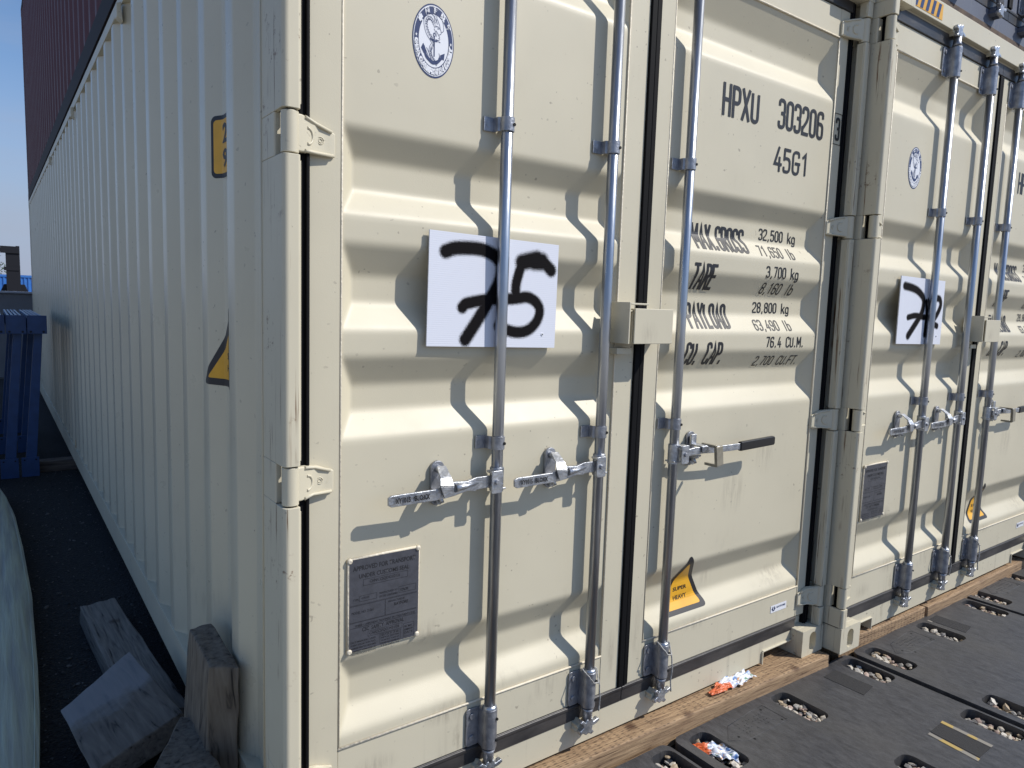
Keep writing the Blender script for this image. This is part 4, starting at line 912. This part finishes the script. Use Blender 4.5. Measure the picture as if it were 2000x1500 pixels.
for k, (lab, mx_, my_) in enumerate(matnames):
    root = empty('ground_mat', (mx_, my_, -.0775), lab, 'ground mat', 'black ground mats in front of the containers')
    mo = part(matmesh, 'mat_body', root); bv = mo.modifiers.new('bevel', 'BEVEL'); bv.width = .010; bv.segments = 4; bv.limit_method = 'ANGLE'; bv.angle_limit = radians(60)
    mb = MB(); mb.box((.004, -2.396, -.0222), (1.192, -.004, -.0195)); 
    # moulded label field: raised outline with four small recessed dots
    lb = MB(); zt = .0226
    for path in ([(.245, -.062), (.41, -.047), (.48, -.047), (.477, -.162), (.233, -.159), (.167, -.123), (.245, -.062)],):
        lb.tube([(x, y, zt) for x, y in path], .0012, 6)
    for j in range(4):
        for i in range(11):
            if random.random() < .75: lb.box((.27+.016*i, -.080-.018*j, zt-.001), (.27+.016*i+random.uniform(.003, .010), -.076-.018*j+random.uniform(0, .005), zt+.0008))
    lb.build('moulded_field', MM, root)
    ln = MB()
    for px, py in ((.222, -.128), (.262, -.168), (.46, -.150), (.448, -.064)): ln.cyl((px, py, zt-.003), (px, py, zt+.0005), .005, 12)
    ln.build('moulded_dot', M['hole'], root)
    g = MB(); sx, sy = ((.905, -.060) if k != 2 else (.695, -.035))
    g.prism([(sx, sy), (sx+.100, sy+.004), (sx+.105, sy-.160), (sx+.003, sy-.175)], .0014, 'z', .0226); g.build('grip_strip', gripm, root)
    if k == 1:
        g = MB(); g.prism([(.868, -.512), (.962, -.508), (.950, -.684), (.850, -.686)], .0014, 'z', .0226); g.build('grip_strip', gripm, root)
        for q in ([(.966, -.506), (.986, -.504), (.974, -.684), (.954, -.684)], [(.842, -.514), (.860, -.513), (.842, -.690), (.820, -.692)]):
            g = MB(); g.prism(q, .0012, 'z', .0228); g.build('yellow_tape', rag, root)
    if k == 2:
        g = MB(); g.prism([(.68, -.036), (.695, -.036), (.690, -.060), (.676, -.058)], .0012, 'z', .0228); g.build('yellow_tape', rag, root)
    for hx, hy in HOLES:
        if hy < -1.2 or (k == 0 and hx < 1): continue
        P_, S_ = [], []
        for _ in range(60):
            P_.append((mx_+hx+random.uniform(-.045, .045), my_+hy+random.uniform(-.095, .095), random.uniform(-.096, -.072))); S_.append(random.uniform(.0075, .016))
        scatter('pebbles', P_, S_, pebm, smooth=False).name = 'pebbles'
for o in list(COL.objects):
    if o.name.startswith('pebbles'): tag(o, 'rounded river pebbles lying in a hand hole of a ground mat', 'pebbles', kind='stuff')

# ------------------------------------------------------------------ crumpled wrappers
def wrapper(loc, rz, wx, wy, label, seed, pitch=0):
    rnd = random.Random(seed); nx, ny = 46, 26; vs = []; cols = []
    for j in range(ny+1):
        for i in range(nx+1):
            u, v = i/nx, j/ny; taper = .35+.65*min(1, max(0, (u-.05)*1.9)); q = Vector((u*5+seed, v*5, 1.3))
            x = (u-.5)*wx; y = (v-.5)*wy*taper; z = abs(noise.noise(q*1.0))*.024*taper+.004*noise.noise(q*2.6)
            x += .006*noise.noise(q*2.2); y += .008*noise.noise(q*2.6+Vector((3, 3, 3)))
            vs.append((x, y, z+.008))
            if u < .42+.05*sin(v*6): c = (.62, .13, .035)
            else:
                c = (.74, .77, .84); s_ = noise.noise(Vector((u*8, v*6, seed)))
                if s_ > .30: c = (.13, .24, .48)
                elif s_ < -.38: c = (.16, .30, .20)
                if abs(noise.noise(Vector((u*20, v*24, seed+4)))) < .03 and .55 < u < .75: c = (.70, .33, .05)
            cols.append((*c, 1))
    me = bpy.data.meshes.new('wrapper'); n_ = nx+1
    me.from_pydata(vs, [], [(j*n_+i, j*n_+i+1, (j+1)*n_+i+1, (j+1)*n_+i) for j in range(ny) for i in range(nx)])
    ca = me.color_attributes.new('print', 'FLOAT_COLOR', 'POINT')
    for i, c in enumerate(cols): ca.data[i].color = c
    me.materials.append(WR)
    for p in me.polygons: p.use_smooth = True
    o = bpy.data.objects.new('crumpled_wrapper', me); COL.objects.link(o); o.location = loc; o.rotation_euler = (0, pitch, rz)
    so = o.modifiers.new('t', 'SOLIDIFY'); so.thickness = .0004
    return tag(o, label, 'wrapper', 'discarded snack wrappers')
WR = bpy.data.materials.new('printed_film'); WR.use_nodes = True; n = WR.node_tree; P = n.nodes['Principled BSDF']
at = n.nodes.new('ShaderNodeVertexColor'); at.layer_name = 'print'; n.links.new(at.outputs[0], P.inputs['Base Color']); P.inputs['Roughness'].default_value = .38
wrapper((1.815, .030, .0), radians(4), .27, .075, 'crumpled orange and white wrapper lying on the timber beam', 3)
wrapper((1.498, -.145, -.078), radians(-50), .17, .085, 'orange and white wrapper lying on pebbles in a mat hand hole', 9)

# ------------------------------------------------------------------ left side: tarpaulin covered load
TM = bpy.data.materials.new('pale_green_tarpaulin'); TM.use_nodes = True; n = TM.node_tree; P = n.nodes['Principled BSDF']; K = n.links.new
t = n.nodes.new('ShaderNodeTexCoord'); q = n.nodes.new('ShaderNodeMapping'); q.inputs['Scale'].default_value = (14, .7, 2); q.inputs['Rotation'].default_value = (0, 0, .06); K(t.outputs['Object'], q.inputs[0])
a = n.nodes.new('ShaderNodeTexNoise'); a.inputs['Scale'].default_value = 3; a.inputs['Detail'].default_value = 5; K(q.outputs[0], a.inputs['Vector'])
r = n.nodes.new('ShaderNodeValToRGB'); r.color_ramp.elements[0].position = .35; r.color_ramp.elements[0].color = (.38, .39, .34, 1); r.color_ramp.elements[1].position = .62; r.color_ramp.elements[1].color = (.54, .56, .42, 1)
K(a.outputs[0], r.inputs[0]); K(r.outputs[0], P.inputs['Base Color']); P.inputs['Roughness'].default_value = .7
b = n.nodes.new('ShaderNodeBump'); b.inputs['Strength'].default_value = .5; b.inputs['Distance'].default_value = .02; K(a.outputs[0], b.inputs['Height']); K(b.outputs[0], P.inputs['Normal'])
edge = [(-.30, -.530), (.4, -.500), (.917, -.474), (1.241, -.458), (1.662, -.445), (2.493, -.432), (3.286, -.443), (4.0, -.463), (4.6, -.504), (4.92, -.540), (5.1, -.62)]
def ex(y):
    for (a, u), (b_, v) in zip(edge, edge[1:]):
        if a <= y <= b_: return u+(v-u)*(y-a)/(b_-a)
    return edge[-1][1]
root = empty('tarpaulin_stack', (-1.1, 1.8, -.1), 'low stack under a pale green tarpaulin at the left edge', 'covered stack')
ny, na = 90, 26; vs = []
for j in range(ny+1):
    y = -.30+5.3*j/ny; xe = ex(y)
    for i in range(na+1):
        if i < 14: s_ = i/13; x = xe-1.3*(1-s_); z = .0+.05*sin((1-s_)*2.4)+.010*noise.noise(Vector((x*9, y*2, 0)))
        else:
            s_ = (i-13)/(na-13); x = xe+.004*sin(s_*3)-.02*s_*s_+.010*noise.noise(Vector((y*4, s_*3, 5)))*s_; z = .0-.088*s_+(.012*noise.noise(Vector((y*6, 0, 1))) if i == na else 0)
        vs.append((x+1.1, y-1.8, z+.1))
mb = MB(); nn_ = na+1; mb.add(vs, [(j*nn_+i, j*nn_+i+1, (j+1)*nn_+i+1, (j+1)*nn_+i) for j in range(ny) for i in range(na)], True); o = mb.build('tarpaulin', TM, root, recalc=False)
so = o.modifiers.new('t', 'SOLIDIFY'); so.thickness = .0025
mb = MB(); mb.tube([(ex(-.30+5.25*j/60)+1.100-.012, -.30+5.25*j/60-1.8, .1035) for j in range(61)], .0018, 6); mb.build('hem_cord', TM, root)
mb = MB(); mb.box((-.55, -1.9, 0), (.555, 2.4, .085)); mb.build('load', WD, root)

# ------------------------------------------------------------------ blue steel frames
BL = mat('blue_enamel_steel', (.020, .060, .175), .45, var=.25, vscale=10)
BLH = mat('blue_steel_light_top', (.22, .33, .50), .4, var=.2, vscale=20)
def frame(x, y, lab):
    root = empty('steel_frame', (x, y, -.1), lab, 'steel frame', 'blue steel frames stacked by the side wall')
    mb = MB(); mb.box((-.070, -.006, 1.235), (.070, .006, 1.390)); mb.build('end_plate', BL, root, bevel=.002)
    for s in (-.045, .045):
        mb = MB(); mb.cyl((s, -.0075, 1.252), (s, -.0055, 1.252), .009, 12); mb.build('bolt_hole', M['hole'], root)
    mb = MB(); mb.box((-.055, .0065, 1.25), (.055, 2.6, 1.352)); bm_ = mb.build('top_beam', BL, root, bevel=.003)
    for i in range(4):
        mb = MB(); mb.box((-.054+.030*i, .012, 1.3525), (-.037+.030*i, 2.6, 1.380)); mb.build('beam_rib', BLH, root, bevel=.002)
    for yy in (.06, 1.2, 2.4):
        mb = MB(); m_ = Matrix.Translation((-.04, yy, .16)) @ Matrix.Shear('XY', 4, (.0, 0))
        vs = [(-.125, yy, .02), (-.045, yy, .02), (-.045, yy+.08, .02), (-.125, yy+.08, .02), (-.02, yy, 1.249), (.040, yy, 1.249), (.040, yy+.08, 1.249), (-.02, yy+.08, 1.249)]
        mb.add(vs, [(0, 3, 2, 1), (4, 5, 6, 7), (0, 1, 5, 4), (1, 2, 6, 5), (2, 3, 7, 6), (3, 0, 4, 7)]); mb.build('post', BL, root, bevel=.003)
        mb = MB(); mb.box((-.148, yy-.03, .003), (-.020, yy-.018, .172)); mb.build('foot_plate', BL, root, bevel=.002)
        for s in (-.125, -.043):
            mb = MB(); mb.cyl((s, yy-.0315, .150), (s, yy-.0295, .150), .007, 10); mb.build('bolt_hole', M['hole'], root)
    return root
fl = ['blue steel frame nearest the corrugated side wall', 'blue steel frame second from the side wall', 'blue steel frame third from the side wall, cut by the photo edge', 'blue steel frame fourth from the side wall']
for i, l_ in enumerate(fl): frame(-.232-.147*i, 5.62-.01*i, l_)

# ------------------------------------------------------------------ far background
gw = mat('grey_painted_steel', (.16, .165, .18), .6, var=.15, vscale=3)
root = empty('site_cabin', (-2.6, 15.5, -.1), 'long dark grey steel box standing behind the blue frames', 'steel box')
mb = MB(); mb.box((-3.4, -1.2, 0), (2.9, 1.2, 1.535)); mb.build('wall', gw, root, bevel=.01)
mb = MB(); mb.box((-3.45, -1.25, 1.537), (2.95, 1.25, 1.575)); mb.build('lid', mat('pale_grey_lid', (.30, .31, .34), .5), root, bevel=.01)
bb = mat('bright_blue_paint', (.035, .16, .50), .5, var=.15, vscale=2)
root = empty('blue_container', (-3.5, 75, -.1), 'bright blue corrugated container far behind, beyond the grey steel box', 'shipping container')
mb = MB(); pts = []; x = -6.0
while x < 6.0: pts += [(x, 0), (x+.10, 0), (x+.15, .06), (x+.25, .06)]; x += .30
vs = [(a, b, z) for z in (.15, 2.75) for a, b in pts]; n_ = len(pts); mb.add(vs, [(i, i+1, n_+i+1, n_+i) for i in range(n_-1)]); mb.build('wall', bb, root, recalc=False)
mb = MB(); mb.box((-6.05, -.04, 2.75), (6.1, 2.4, 2.95)); mb.box((-6.05, -.04, 0), (6.1, 2.4, .15)); mb.box((-6.05, .2, .15), (6.1, 2.4, 2.75)); mb.build('frame', bb, root)
ym = mat('dark_mast_steel', (.012, .013, .018), .7, spec=.2)
root = empty('forklift_mast', (1.02, 70, -.1), 'tall dark forklift mast rising beyond the blue container', 'forklift')
mb = MB(); mb.box((-.45, -.1, 0), (-.2, .1, 5.1)); mb.box((.25, -.1, 0), (.5, .1, 5.2)); mb.build('mast_rail', ym, root)
mb = MB(); mb.box((-.8, -.2, 4.6), (.5, .15, 5.15)); mb.box((-.6, -.15, 3.2), (.45, .15, 3.5)); mb.box((-.2, -.1, 1), (.25, .05, 4.8)); mb.box((-1.2, -.2, 4.7), (-.8, .1, 4.95)); mb.build('mast_head', ym, root)
mb = MB(); mb.prism([(-1, 0), (1.2, 0), (1.2, 1.0), (.8, 2.1), (-.6, 2.1), (-1, 1.2)], 2.5, 'y', .4); mb.build('cab_body', ym, root, bevel=.05)
root = empty('tree', (-1.6, 95, -.1), 'green tree far behind at the left edge beside the mast', 'tree')
mb = MB(); mb.tube([(0, 0, 0), (.1, 0, 2), (0, 0, 4.2)], [.22, .16, .06], 8)
for a_ in range(5): mb.tube([(0, 0, 2+.3*a_), (1.1*cos(a_*1.3), 1.1*sin(a_*1.3), 3.4+.2*a_)], [.08, .02], 6)
mb.build('trunk', WD, root)
lm = mat('foliage_green', (.05, .09, .03), .8, var=.5, vscale=2); mb = MB(); rnd = random.Random(4)
for _ in range(2600):
    c = Vector((rnd.gauss(0, .95), rnd.gauss(0, .95), 3.7+rnd.gauss(0, .75))); u = Vector((rnd.uniform(-1, 1), rnd.uniform(-1, 1), rnd.uniform(-1, 1))).normalized()*.12; w = u.orthogonal().normalized()*.07
    mb.add([c-u, c+w, c+u, c-w], [(0, 1, 2, 3)])
mb.build('crown', lm, root, recalc=False)
